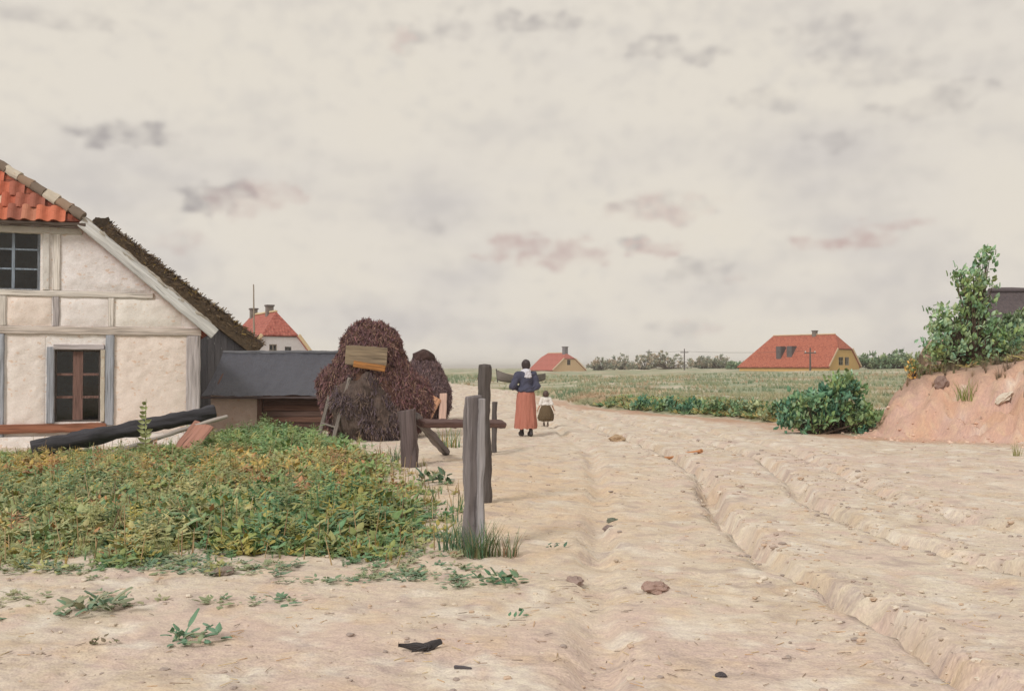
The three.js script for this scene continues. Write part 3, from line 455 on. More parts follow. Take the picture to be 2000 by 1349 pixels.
// ------------------------------------------------------------------ low shed with a black tarred roof
{
  const d = 24, x0 = -7.05, x1 = X(652, d), s = thing('low_shed', 'low shed with a tarred black roof, pink plaster end and brown boarded wall', 'shed', [x0, 0, -d]);
  const L = x1 - x0, ridge = Y(689, d + 1.5), eave = Y(772, d - 0.2), xs = X(503, d) - x0;
  const tar = mat(S(80, 82, 92), { roughness: 0.55, map: rep(plasterMap, 0.6, 1.2), bumpMap: rep(strawBump, 0.7, 0.4), bumpScale: 0.02 });
  const roof = (zA, zB, yA, yB) => { const nx = 70, nz = 14, g = new THREE.PlaneGeometry(1, 1, nx, nz), p = g.attributes.position, u = g.attributes.uv;
    for (let i = 0; i < p.count; i++) { const a = p.getX(i) + 0.5, b = p.getY(i) + 0.5, x = lerp(-0.15, L + 0.15, a), z = lerp(zA, zB, b), y = lerp(yA, yB, b) - 0.1 * Math.sin(b * Math.PI) + 0.035 * fbm2(x * 0.9, z * 1.1, 3) + 0.012 * n2(x * 3.2, b * 1.2); p.setXYZ(i, x, y, z); u.setXY(i, x, b * 2); } g.computeVertexNormals(); return g; };
  part('roof_slope', roof(0.28, -1.5, eave, ridge), tar, s); part('roof_slope', roof(-1.5, -3.3, ridge, eave), tar, s);
  part('fascia', beam(V(-0.15, eave - 0.05, 0.27), V(L + 0.15, eave - 0.05, 0.27), 0.05, 0.1, { round: 0.2, amp: 0.01, seed: 3 }), wood(S(88, 76, 78)), s);
  part('ridge_roll', beam(V(-0.15, ridge + 0.01, -1.5), V(L + 0.15, ridge + 0.01, -1.5), 0.09, 0.07, { round: 0.9, amp: 0.015, seed: 6 }), mat(S(92, 94, 100), { roughness: 0.6 }), s);
  const gy = -0.1;
  part('plaster_wall', (() => { const g = new THREE.BoxGeometry(xs, eave - gy, 0.18, 24, 14, 1), p = g.attributes.position, u = g.attributes.uv; for (let i = 0; i < p.count; i++) { const x = p.getX(i) + xs / 2, y = p.getY(i) + (eave + gy) / 2; p.setXYZ(i, x, y, p.getZ(i) - 0.06 + 0.02 * fbm2(x * 3, y * 3, 2)); u.setXY(i, x / 1.6, y / 1.6); } g.computeVertexNormals(); return g; })(), plaster(S(222, 202, 190, 0.9)), s);
  part('post', beam(V(xs + 0.06, gy, 0.0), V(xs + 0.06, eave + 0.02, 0.0), 0.12, 0.12, { seed: 2 }), wood(S(120, 92, 84)), s);
  const bm = [S(112, 82, 72), S(98, 72, 66), S(124, 92, 80), S(106, 84, 78)].map((c) => wood(c)), r = rng(4);
  for (let i = 0; i < 7; i++) { const y = gy + 0.06 + i * 0.135; if (y > eave - 0.02) break; part('wall_plank', along(beamGeo(L - xs - 0.14, 0.13, 0.028, { round: 0.1, amp: 0.008, seed: 20 + i, n: 12, step: 0.3 }), V(xs + 0.13, y, (r() - 0.5) * 0.016), V(L, y + (r() - 0.5) * 0.012, (r() - 0.5) * 0.016), Math.PI / 2 * 0), bm[i % 4], s); }
  part('end_wall', boxGeo(-0.02, gy, -3.1, 0.1, eave - 0.02, -0.17), plaster(S(215, 196, 184, 0.9)), s); part('end_wall', boxGeo(L - 0.1, gy, -3.1, L, eave - 0.02, -0.05), bm[1], s); part('back_wall', boxGeo(0.11, gy, -3.1, L - 0.11, eave - 0.02, -3.0), bm[0], s);
  for (const xx of [0.04, L - 0.04]) part('gable_board', slab(orient([V(xx, eave, 0.1), V(xx, eave, -3.1), V(xx, ridge - 0.06, -1.5)], V(xx > 1 ? 1 : -1, 0, 0)), 0.04), bm[2], s);
}

// ------------------------------------------------------------------ far houses
function farHouse({ name, label, pos, turn, W, L, eave, ridge, front, back, wall, roof, chimneys = [], gableWindows = [], roofLights = [], th = 0.16, thatch = false, base = -1, verge }) {
  const h = thing(name, label, 'house', pos, turn);
  const wm = plaster(wall), k = (ridge - eave) / (W / 2), R = hippedRoof(h, { W, L, eave, ridge, front, back, th, mats: thatch ? thatchM(roof) : tileM(roof), uvS: thatch ? 1.4 : 1 });
  const gable = (E) => (E.xc >= W / 2 ? [[-W / 2, base], [W / 2, base], [W / 2, eave - 0.05], [-W / 2, eave - 0.05]] : [[-W / 2, base], [W / 2, base], [W / 2, eave - 0.1], [E.xc, E.hc - 0.15], [-E.xc, E.hc - 0.15], [-W / 2, eave - 0.1]]);
  part('gable_wall', wallGeo(gable(R.F), gableWindows.map((w) => w.slice(0, 4)), 0.25), wm, h);
  part('gable_wall', wallGeo(gable(R.B), [], 0.25).translate(0, 0, -L + 0.25), wm, h);
  for (const s of [-1, 1]) part('side_wall', boxGeo(s > 0 ? W / 2 - 0.25 : -W / 2, base, -L + 0.26, s > 0 ? W / 2 : -W / 2 + 0.25, eave - 0.06, -0.26), wm, h);
  const fm = wood(S(150, 140, 130)), dm = wood(S(90, 84, 82));
  for (const w of gableWindows) windowIn(h, w.slice(0, 4), 2, 2, w[4] ? dm : fm, w[4] ? dm : fm, { bar: 0.05, centre: 0.07, frame: 0.07 });
  for (const [t, hh, sz, c] of chimneys) { const z = lerp(R.rf, R.rb, t), ch = part('chimney', boxGeo(-sz / 2, ridge - 0.5, z - sz / 2, sz / 2, ridge + hh, z + sz / 2), plaster(c || S(120, 112, 108)), h); part('chimney_cap', boxGeo(-sz * 0.62, ridge + hh, z - sz * 0.62, sz * 0.62, ridge + hh + 0.14, z + sz * 0.62), plaster(S(104, 98, 98)), ch); }
  for (const [side, z, t, w, hh] of roofLights) { const x = side * (W / 2) * (1 - t), y = lerp(eave, ridge, t); part('dormer', boxGeo(x - 0.7, y - hh * 0.55, z - w / 2, x + 0.7, y + hh * 0.6, z + w / 2), wood(S(98, 92, 96)), h); }
  if (verge && !thatch) for (const s of [-1, 1]) part('barge_board', beam(V(s * (W / 2 + 0.3), eave - 0.3 * k + 0.06, 0.2), V(s * R.F.xc, R.F.hc + 0.06, 0.2), 0.3, 0.08, { n: 8, seed: 2 }), plaster(verge), h);
  for (const z of [0]) part('ridge_cap', beam(V(0, ridge + 0.03, R.rf), V(0, ridge + 0.03, R.rb), 0.3, 0.2, { n: 8, round: 0.9, amp: 0.03, step: 0.4 }), plaster(verge || S(170, 130, 110)), h);
  return h;
}
farHouse({ name: 'village_house', label: 'far red-roofed house with grey-white gable and two chimneys beyond the black shed roof', pos: [X(546, 90), 0, -90], turn: 30 * DEG, W: 5.9, L: 9.5, eave: 2.6, ridge: 6.45, front: 0.5, back: 0.3, wall: S(206, 204, 206, 0.9), roof: S(192, 112, 100, 0.85), chimneys: [[0.26, 0.55, 0.6], [0.92, 0.5, 0.6]], gableWindows: [[-0.95, 2.4, -0.25, 3.5], [0.45, 2.4, 1.05, 3.3, 1]], verge: S(206, 186, 150) });
farHouse({ name: 'village_house', label: 'small far house with pink-red roof and ochre gable beyond the walking woman', pos: [X(1112, 250), 0.2, -250], turn: 38 * DEG, W: 10.4, L: 9, eave: 0.9, ridge: 4.9, front: 0.33, back: 0.25, wall: S(214, 186, 148, 0.9), roof: S(200, 116, 106, 0.85), chimneys: [[0.04, 1.4, 1.0, S(120, 118, 124)]], gableWindows: [[-0.7, 1.9, 0.4, 3.2, 1]], verge: S(222, 206, 178), base: -2 });
farHouse({ name: 'village_house', label: 'long red-roofed far house with yellow gable beyond the roadside bush', pos: [X(1650, 150), 0.9, -150], turn: 42 * DEG, W: 8.4, L: 15.5, eave: 1.0, ridge: 5.5, front: 0.45, back: 0.98, wall: S(222, 184, 122, 0.9), roof: S(194, 112, 90, 0.85), chimneys: [[0.32, 0.5, 0.6]], gableWindows: [[-1.6, 0.9, -0.3, 2.1], [0.1, 0.9, 1.3, 2.1]], roofLights: [[-1, -7.3, 0.42, 0.85, 1.5], [-1, -9.0, 0.36, 0.8, 1.9]], verge: S(214, 190, 160), base: -2 });
farHouse({ name: 'dark_thatched_house', label: 'dark purple-grey thatched roof rising behind the bushes on the sand bank', pos: [X(1930, 36) + 10.5, groundH(20, 36) - 0.5, -36], turn: 82 * DEG, W: 5.0, L: 10.4, eave: 0.8, ridge: 2.35, front: 0.4, back: 0.3, wall: S(104, 96, 100), roof: S(104, 96, 102), thatch: true, th: 0.4, verge: S(96, 88, 92) });

// ------------------------------------------------------------------ posts, rails, timbers
const postM = wood(S(132, 126, 130)), postLightM = wood(S(162, 160, 166)), postDarkM = wood(S(94, 88, 88)), railM = wood(S(110, 84, 82));
function single(name, label, category, geo, m, group) { return tag(top(name, geo, m), label, category, group); }
{
  const lean = (x, d, h, dx, dz) => [atV(x, d, -0.25), atV(x, d).add(V(dx, h, dz))];
  let [a, b] = lean(-0.325, 8.2, 1.22, 0.02, 0.0);
  const p1 = thing('fence_post', 'grey weathered split post with a tuft of grass at its foot', 'post');
  part('post', along(beamGeo(a.distanceTo(b), 0.125, 0.11, { round: 0.12, amp: 0.02, seed: 1, step: 0.05, n: 24, slant: 0.12 }), a, b, 0.5), postM, p1);
  part('split_board', along(beamGeo(a.distanceTo(b) - 0.02, 0.06, 0.07, { round: 0.15, amp: 0.014, seed: 9, step: 0.05, n: 16 }), a.clone().add(V(0.055, 0, 0.035)), b.clone().add(V(0.06, -0.02, 0.03)), 0.3), postLightM, p1);
  [a, b] = lean(-0.285, 10.8, 1.45, -0.005, 0.0);
  single('fence_post', 'tall dark round post standing just behind the grey split post', 'post', along(beamGeo(a.distanceTo(b), 0.125, 0.125, { round: 0.9, amp: 0.022, seed: 2, step: 0.06, n: 18, domed: 0.03 }), a, b), postDarkM);
  [a, b] = lean(-0.31, 17.8, 0.88, 0.01, 0);
  single('fence_post', 'thin dark stake at the end of the low brown rail', 'post', along(beamGeo(a.distanceTo(b), 0.085, 0.08, { round: 0.6, amp: 0.015, seed: 3, n: 14 }), a, b), postDarkM);
  [a, b] = lean(-1.47, 14.9, 0.82, -0.06, 0);
  single('fence_post', 'short thick brown stump post with a slanting prop behind it', 'post', along(beamGeo(a.distanceTo(b), 0.235, 0.2, { round: 0.35, amp: 0.025, seed: 4, n: 24, slant: 0.1, taper: 1.03 }), a, b), wood(S(104, 92, 94)));
  single('prop', 'grey squared prop slanting from the short stump post to the ground', 'prop', beam(V(-1.44, groundH(-1.47, 14.9) + 0.74, -15.04), atV(-1.08, 16.9, 0.03), 0.13, 0.1, { round: 0.2, amp: 0.014, seed: 5 }), postM);
  single('rail', 'low dark red-brown rail running from the stump post to the thin stake', 'rail', beam(V(-1.36, groundH(-1.47, 14.9) + 0.62, -15.06), V(-0.16, groundH(-0.31, 17.8) + 0.5, -17.72), 0.16, 0.1, { round: 0.25, amp: 0.014, seed: 6 }), railM);
  // log on its prop board, thin pole under it
  const l0 = atV(-7.5, 16.0, 0.11), l1 = V(X(420, 17.4), Y(805, 17.4), -17.4);
  single('log', 'black round log lying slantwise in the weeds before the white house', 'log', beam(l0, l1, 0.25, 0.25, { round: 1, amp: 0.035, seed: 7, n: 20, taper: 0.9, domed: 0.03 }), wood(S(66, 66, 74)));
  single('pole', 'thin pale peeled pole lying under the raised end of the black log', 'pole', beam(V(X(215, 16.3), Y(884, 16.3), -16.3), V(X(446, 17.2), Y(812, 17.2), -17.15), 0.07, 0.07, { round: 1, amp: 0.012, seed: 8, n: 12 }), wood(S(178, 172, 168)));
  single('board', 'short pinkish brown board standing tilted under the black log', 'board', beam(atV(X(345, 16.2), 16.2, -0.08), V(X(398, 16.95), Y(828, 16.95), -16.98), 0.34, 0.04, { round: 0.08, amp: 0.012, seed: 9, n: 16, roll: 0.15 }), wood(S(172, 126, 112)));
}

// ------------------------------------------------------------------ stacks of cut heather turf
function straw(parent, pick, n, seed, cols, len = 0.16) {
  const g = new THREE.PlaneGeometry(0.009, 1, 1, 2), p = g.attributes.position; for (let i = 0; i < p.count; i++) p.setZ(i, 0.18 * Math.pow(p.getY(i) + 0.5, 2)); g.computeVertexNormals();
  const im = new THREE.InstancedMesh(g, mat(0xffffff), n), M = new THREE.Matrix4(), r = rng(seed), c = new THREE.Color(), q = new THREE.Quaternion(), q2 = new THREE.Quaternion();
  for (let i = 0; i < n; i++) { const [pp, nn] = pick(r), dir = nn.clone().multiplyScalar(0.22).add(V((r() - 0.5) * 1.1, -0.75 + (r() - 0.5) * 1.0, (r() - 0.5) * 1.1)).normalize(); q.setFromUnitVectors(UP, dir); q2.setFromAxisAngle(UP, r() * 6.28); q.multiply(q2); const L = len * (0.5 + r()); M.compose(pp, q, V(0.8 + r() * 1.2, L, L)); im.setMatrixAt(i, M); c.copy(cols[Math.floor(r() * cols.length)]).multiplyScalar(0.9 + 0.6 * r()); im.setColorAt(i, c); }
  im.castShadow = im.receiveShadow = true; im.name = 'loose_stalks'; im.userData.kind = 'stuff'; parent.add(im); return im;
}
function surfacePicker(geo, keep) { const p = geo.attributes.position, n = geo.attributes.normal, ok = []; for (let i = 0; i < p.count; i++) if (!keep || keep(p.getX(i), p.getY(i), p.getZ(i))) ok.push(i); return (r) => { const i = ok[Math.floor(r() * ok.length)]; return [V(p.getX(i) + (r() - 0.5) * 0.05, p.getY(i) + (r() - 0.5) * 0.05, p.getZ(i) + (r() - 0.5) * 0.05), V(n.getX(i), n.getY(i), n.getZ(i))]; }; }
const heathCols = [S(118, 88, 88), S(104, 78, 80), S(124, 98, 88), S(112, 84, 92), S(96, 74, 74), S(134, 108, 92), S(122, 84, 86)];
{
  const d = 21.2, s = thing('turf_stack', 'tall purplish brown stack of cut heather with a board across its front', 'stack', at(X(727, d), d), 0);
  const f = (x, y, z) => { let v = ell(x, y, z, 0.02, 0.62, 0, 0.98, 1.05, 0.95); v = smin(v, ell(x, y, z, -0.02, 1.58, -0.05, 0.66, 0.78, 0.66), 0.3); v = smin(v, ell(x, y, z, 0.82, 0.72, 0.05, 0.42, 0.52, 0.45), 0.2); v = smin(v, ell(x, y, z, -0.78, 1.02, 0.05, 0.3, 0.42, 0.4), 0.2);
    return v + 0.07 * fbm3(x * 2.3, y * 2.3, z * 2.3, 3) + 0.03 * n3(x * 8, y * 8, z * 8); };
  const g = netMesh(f, [-1.4, -0.12, -1.3], [1.4, 2.6, 1.4], 0.05, (x, y, z) => { const c = S(98, 70, 70).lerp(S(120, 90, 72), clamp(0.5 + fbm3(x * 2, y * 3, z * 2, 3))).lerp(S(84, 62, 74), clamp(fbm3(x * 3 + 5, y * 3, z * 3, 3) * 1.3)); return [c.r, c.g, c.b]; });
  part('heap', g, mat(0xffffff, { vertexColors: true, map: strawMap, bumpMap: strawBump, bumpScale: 0.04, roughness: 1 }), s);
  const cl = (x, y, z) => ell(x, y, z, -0.1, 0.55, 0.78, 0.66, 0.8, 0.42);
  straw(s, surfacePicker(g, (x, y, z) => z > -0.7 && cl(x, y, z) > -0.06 - 0.1 * Math.sin(x * 11)), 34000, 21, heathCols, 0.13);
  // dark canvas hanging over the front
  const fold = (x, y, z) => 0.075 * Math.abs(Math.sin(x * 4.2 + y * 2.6 + 1.6 * n3(x * 1.2, y * 1.2, z))) + 0.05 * fbm3(x * 2.6 + y, y * 2, z * 3, 3) + 0.02 * n3(x * 9 + y * 6, y * 3 - x * 2, z * 6);
  const cg = netMesh((x, y, z) => smin(cl(x, y, z), ell(x, y, z, 0.25, 0.25, 0.85, 0.5, 0.4, 0.3), 0.2) + fold(x, y, z), [-1, -0.1, 0.1], [1, 1.5, 1.5], 0.035);
  const cPick = surfacePicker(cg, (x, y, z) => z > 0.5 && n3(x * 2, y * 2, z * 2) > -0.1);
  straw(s, cPick, 5200, 22, [S(96, 82, 80), S(84, 72, 74), S(112, 94, 84), S(92, 78, 88)], 0.16);
  cg.translate(...at(X(727, d), d));
  single('canvas_sheet', 'dark grey-brown canvas bundled against the front of the heather stack', 'canvas', cg, mat(S(98, 84, 80), { map: strawMap, bumpMap: strawBump, bumpScale: 0.03 }));
  single('board', 'wide tan board lying across the upper front of the heather stack', 'board', beam(V(X(675, 20.45), Y(692, 20.45), -20.42), V(X(756, 20.45), Y(698, 20.45), -20.42), 0.385, 0.035, { round: 0.06, amp: 0.012, seed: 31, roll: 0.12, n: 16 }), wood(S(152, 136, 116)));
  single('board', 'narrow orange-brown board under the tan board on the stack', 'board', beam(V(X(690, 20.3), Y(710, 20.3), -20.3), V(X(752, 20.3), Y(720, 20.3), -20.3), 0.13, 0.03, { round: 0.1, amp: 0.008, seed: 32, n: 12 }), wood(S(176, 122, 70)));
  const ld = thing('ladder', 'short grey ladder leaning on the shed side of the heather stack', 'ladder'), R0 = [atV(X(650, 20), 20.0, -0.02), V(X(682, 20.3), Y(738, 20.3), -20.35)], R1 = [atV(X(617, 20.2), 20.4, -0.02), V(X(651, 20.6), Y(732, 20.6), -20.8)], lm = wood(S(140, 132, 128));
  for (const [i, q] of [R0, R1].entries()) part('side_rail', beam(q[0], q[1], 0.075, 0.05, { seed: 50 + i, n: 12, round: 0.4 }), lm, ld);
  for (const t of [0.22, 0.5, 0.8]) part('rung', beam(R0[0].clone().lerp(R0[1], t), R1[0].clone().lerp(R1[1], t + 0.04), 0.045, 0.045, { seed: 60 + t * 10, n: 10, round: 1 }), lm, ld);
}
{
  const d = 28.2, s = thing('turf_stack', 'smaller grey-purple stack with a dark brown cap behind the tall one', 'stack', at(X(836, d), d), 0);
  const f = (x, y, z) => { let v = ell(x, y, z, 0.02, 0.6, 0, 0.6, 0.8, 0.6); v = smin(v, ell(x, y, z, -0.12, 1.25, -0.05, 0.42, 0.55, 0.45), 0.3); return v + 0.05 * fbm3(x * 3, y * 3, z * 3 + 9, 3); };
  const g = netMesh(f, [-1, -0.1, -1], [1, 2.1, 1], 0.05);
  part('heap', g, mat(S(112, 94, 100), { map: strawMap, bumpMap: strawBump, bumpScale: 0.04, roughness: 1 }), s);
  const cg = netMesh((x, y, z) => ell(x, y, z, -0.12, 1.72, 0, 0.3, 0.22, 0.34) + 0.04 * fbm3(x * 4, y * 4, z * 4, 3), [-0.8, 1.3, -0.6], [0.6, 2.2, 0.6], 0.035);
  part('cap', cg, mat(S(84, 62, 60), { map: strawMap, bumpMap: strawBump, bumpScale: 0.03 }), s);
  straw(s, surfacePicker(g), 9000, 23, [S(118, 98, 104), S(100, 82, 88), S(130, 110, 108), S(110, 86, 84)], 0.13);
  single('board', 'orange-pink board leaning between the two heather stacks', 'board', beam(atV(X(826, 27.2), 27.2, -0.03), V(X(852, 27.5), Y(776, 27.5), -27.55), 0.3, 0.035, { round: 0.1, seed: 33, n: 12, roll: 0.2 }), wood(S(200, 152, 122)));
  single('board', 'pale pink board leaning on the smaller stack', 'board', beam(atV(X(864, 27.4), 27.4, -0.03), V(X(866, 27.6), Y(768, 27.6), -27.62), 0.2, 0.035, { round: 0.1, seed: 34, n: 12, roll: -0.2 }), wood(S(206, 176, 164)));
}

// ------------------------------------------------------------------ people
function hand(f, wrist, dir, side, scale = 1) {     // palm and five fingers as capsules, rooted at the wrist; dir: the way the fingers point, side: towards the thumb
  const d = V(...dir).normalize(), s = V(...side).normalize(), w = V(...wrist), n = d.clone().cross(s), P = (a, b, c) => w.clone().addScaledVector(d, a * scale).addScaledVector(s, b * scale).addScaledVector(n, c * scale).toArray();
  const list = [[P(0, 0, 0), P(0.07, 0.012, 0), 0.026, 0.03], [P(0.06, -0.02, 0), P(0.075, -0.024, 0), 0.024, 0.02]];
  [[0.03, 0.075], [0.01, 0.085], [-0.01, 0.078], [-0.03, 0.06]].forEach(([o, L]) => { list.push([P(0.075, o, 0), P(0.075 + L * 0.55, o * 1.1, 0.012), 0.0095, 0.009], [P(0.075 + L * 0.55, o * 1.1, 0.012), P(0.075 + L * 0.8, o * 1.1, 0.04), 0.009, 0.008]); });
  list.push([P(0.02, 0.025, 0), P(0.06, 0.05, 0.012), 0.012, 0.0105], [P(0.06, 0.05, 0.012), P(0.085, 0.055, 0.03), 0.0105, 0.009]);
  return list;
}
function figure({ name, label, pos, turn, H, top: blouse, skirt, hair, scarf, apron, child }) {
  const p = thing(name, label, 'person', pos, turn), k = H / 1.62, hk = child ? 1.45 : 1;   // local: facing -z, feet at 0
  const skin = S(206, 160, 134), q = (a) => a.map((v) => v * k);
  const headY = (child ? 1.44 : 1.505) * k, hr = 0.1 * k * hk;
  const SH = 0.165 * k, shY = 1.315 * k * (child ? 0.96 : 1), elL = [-0.3 * k, 1.06 * k, 0.03 * k], elR = [0.225 * k, 1.06 * k, 0.06 * k], wrL = [-0.11 * k, 1.03 * k, -0.2 * k], wrR = [0.1 * k, 1.0 * k, -0.21 * k];
  if (child) { elL[0] = -0.26 * k; elL[1] = 1.0 * k; wrL[0] = -0.34 * k; wrL[1] = 0.8 * k; wrL[2] = -0.05 * k; elR[0] = 0.27 * k; elR[1] = 1.0 * k; wrR[0] = 0.36 * k; wrR[1] = 0.8 * k; wrR[2] = -0.06 * k; }
  const bones = [[[0, shY, 0.0], [0, headY - hr * 0.5, -0.01 * k], 0.055 * k, 0.05 * k], [elL, wrL, 0.04 * k, 0.028 * k], [elR, wrR, 0.04 * k, 0.028 * k], [[-SH, shY, 0], elL, 0.05 * k, 0.04 * k], [[SH, shY, 0], elR, 0.05 * k, 0.04 * k],
    [[0, shY - 0.08 * k, 0], [0, 0.98 * k, 0], 0.12 * k, 0.11 * k], [[0, 0.95 * k, 0], [0, 0.86 * k, 0.01 * k], 0.13 * k, 0.13 * k]];
  const foot = (s, fz) => { const hip = [s * 0.08 * k, 0.86 * k, 0], kn = [s * 0.09 * k, 0.47 * k, (fz - 0.03) * k], an = [s * 0.075 * k, 0.085 * k, (fz + 0.02) * k]; bones.push([hip, kn, 0.08 * k, 0.055 * k], [kn, an, 0.055 * k, 0.036 * k]); return an; };
  const aL = foot(-1, -0.07), aR = foot(1, 0.09);
  const bodyF = (x, y, z) => { let v = 9; for (const b of bones) v = smin(v, cap(x, y, z, ...b), 0.03 * k); let hd = ell(x, y, z, 0, headY, 0, hr * 0.78, hr * 1.1, hr * 0.92);
    hd = smin(hd, ell(x, y, z, 0, headY - hr * 0.62, -hr * 0.35, hr * 0.5, hr * 0.42, hr * 0.5), 0.05 * k); hd = smin(hd, cap(x, y, z, [0, headY - hr * 0.02, -hr * 0.88], [0, headY - hr * 0.3, -hr * 1.08], hr * 0.09, hr * 0.15), 0.02 * k);
    for (const s of [-1, 1]) { hd = smin(hd, ell(x, y, z, s * hr * 0.8, headY - hr * 0.1, hr * 0.08, hr * 0.1, hr * 0.24, hr * 0.15), 0.01 * k); hd = Math.max(hd, -ell(x, y, z, s * hr * 0.33, headY + hr * 0.05, -hr * 0.98, hr * 0.16, hr * 0.1, hr * 0.14)); }
    hd = Math.max(hd, -cap(x, y, z, [-hr * 0.2, headY - hr * 0.58, -hr * 0.95], [hr * 0.2, headY - hr * 0.58, -hr * 0.95], hr * 0.035, hr * 0.035));
    return smin(v, hd, 0.03 * k); };
  const dark = S(70, 62, 66);
  const bg = netMesh(bodyF, q([-0.48, 0.02, -0.34]), q([0.48, 1.72, 0.24]), 0.018 * Math.max(0.62, k), (x, y) => (y < 0.6 * k ? (child ? [0.62, 0.58, 0.55] : dark.toArray()) : skin.toArray()));
  const hands = [...hand(0, wrL, child ? [-0.4, -0.8, -0.3] : [0.8, -0.1, -0.5], child ? [0.1, -0.2, -1] : [0.2, 1, 0], k), ...hand(0, wrR, child ? [0.4, -0.8, -0.3] : [-0.8, -0.1, -0.5], child ? [-0.1, -0.2, -1] : [-0.2, 1, 0], k)];
  const hg = (w, L) => netMesh((x, y, z) => { let v = 9; for (const b of L) v = smin(v, cap(x, y, z, ...b.map((t) => (Array.isArray(t) ? t : t * k))), 0.004 * k); return v; }, w.map((t) => t - 0.17 * k), w.map((t) => t + 0.17 * k), 0.0066 * k, () => skin.toArray());
  const half = hands.length / 2;
  part('body', mergeGeometries([bg, hg(wrL, hands.slice(0, half)), hg(wrR, hands.slice(half))].map((g) => g.toNonIndexed())), mat(0xffffff, { vertexColors: true, roughness: 0.7 }), p);
  for (const [s, an] of [[-1, aL], [1, aR]]) part('shoe', netMesh((x, y, z) => Math.max(smin(ell(x, y, z, an[0], 0.045 * k, an[2] - 0.05 * k, 0.045 * k, 0.06 * k, 0.13 * k), cap(x, y, z, [an[0], 0.05 * k, an[2]], [an[0], 0.13 * k, an[2] + 0.005 * k], 0.045 * k, 0.042 * k), 0.03 * k), -y), [an[0] - 0.09 * k, -0.02, an[2] - 0.22 * k], [an[0] + 0.09 * k, 0.22 * k, an[2] + 0.12 * k], 0.01 * k), mat(child ? S(120, 104, 96) : S(58, 52, 54), { roughness: 0.6 }), p);
  // blouse with full sleeves
  const jf = (x, y, z) => { let v = cap(x, y, z, [0, shY - 0.06 * k, 0.005 * k], [0, 1.06 * k, 0.0], 0.15 * k, 0.13 * k); v = smin(v, cap(x, y, z, [-SH * 0.9, shY + 0.005 * k, 0], [SH * 0.9, shY + 0.005 * k, 0], 0.072 * k, 0.072 * k), 0.07 * k); v = smin(v, ell(x, y, z, 0, 0.98 * k, 0.02 * k, 0.19 * k, 0.1 * k, 0.16 * k), 0.06 * k);
    v = smin(v, cap(x, y, z, [-SH - 0.01 * k, shY - 0.02 * k, 0], elL, 0.085 * k, 0.075 * k), 0.04 * k); v = smin(v, cap(x, y, z, [SH + 0.01 * k, shY - 0.02 * k, 0], elR, 0.085 * k, 0.075 * k), 0.04 * k);
    const m = (a, b, t) => a.map((u, i) => lerp(u, b[i], t)); v = smin(v, cap(x, y, z, elL, m(elL, wrL, child ? 0.35 : 0.85), 0.072 * k, 0.045 * k), 0.04 * k); v = smin(v, cap(x, y, z, elR, m(elR, wrR, child ? 0.35 : 0.85), 0.072 * k, 0.045 * k), 0.04 * k);
    v += 0.010 * k * fbm3(x / k * 9, y / k * 6, z / k * 9, 3) + 0.006 * k * Math.sin(y / k * 46 + 5 * n3(x / k * 4, y / k * 2, z / k * 4));
    return Math.max(v, y - (shY + 0.065 * k), 0.93 * k - y); };
  part(child ? 'blouse' : 'jacket', netMesh(jf, q([-0.5, 0.85, -0.36]), q([0.5, 1.46, 0.28]), 0.016 * Math.max(0.75, k)), mat(blouse, { bumpMap: grainBump, bumpScale: 0.004 }), p);
  { const prof = child ? [[0.15, 1.0], [0.2, 0.92], [0.29, 0.72], [0.345, 0.5], [0.34, 0.34], [0.29, 0.24]] : [[0.135, 1.04], [0.165, 0.97], [0.19, 0.86], [0.205, 0.6], [0.222, 0.36], [0.238, 0.16]];
    const n = 72, rows = 30, pos = [], uv = [], idx = []; for (let j = 0; j <= rows; j++) { const t = j / rows * (prof.length - 1), i0 = Math.min(prof.length - 2, Math.floor(t)), u = t - i0, r = lerp(prof[i0][0], prof[i0 + 1][0], u), y = lerp(prof[i0][1], prof[i0 + 1][1], u), w = j / rows;
      for (let i = 0; i <= n; i++) { const a = (i % n) / n * 2 * Math.PI, f = 1 + w * (0.06 * Math.sin(a * 7 + 1.6 * Math.sin(a * 2 + 2 * w) + w) + 0.24 * fbm3(Math.cos(a) * 2.1, Math.sin(a) * 2.1, w * 1.3 + (child ? 4 : 0), 3) + 0.03 * Math.sin(a * 17 + w * 2)); pos.push(Math.cos(a) * r * f * k, (y - 0.02 * w * n2(Math.cos(a) * 2, Math.sin(a) * 2 + 9)) * k, Math.sin(a) * r * f * k * (child ? 1 : 0.86) + 0.01 * k); uv.push(a, y); } }
    for (let j = 0; j < rows; j++) for (let i = 0; i < n; i++) { const a = j * (n + 1) + i; idx.push(a, a + 1, a + n + 1, a + 1, a + n + 2, a + n + 1); }
    const g = new THREE.BufferGeometry(); g.setAttribute('position', new THREE.Float32BufferAttribute(pos, 3)); g.setAttribute('uv', new THREE.Float32BufferAttribute(uv, 2)); g.setIndex(idx); g.computeVertexNormals(); part('skirt', g, mat(skirt, { map: plasterMap, bumpMap: grainBump, bumpScale: 0.004 }), p); }
  part('hair', netMesh((x, y, z) => { let v = Math.max(ell(x, y, z, 0, headY + 0.012 * k, hr * 0.1, hr * 0.95, hr * 1.2, hr * 1.06), -hr * 0.42 - z); if (!child) v = smin(v, ell(x, y, z, 0, headY + hr * 0.55, hr * 0.75, hr * 0.55, hr * 0.5, hr * 0.5), 0.04 * k); return Math.max(v, headY - hr * 0.85 - y) + 0.006 * k * fbm3(x / k * 20, y / k * 8, z / k * 20, 3); }, [-hr * 1.6, headY - hr * 1.6, -hr * 1.3], [hr * 1.6, headY + hr * 1.7, hr * 2], 0.011 * k), mat(hair, { roughness: 0.6 }), p);
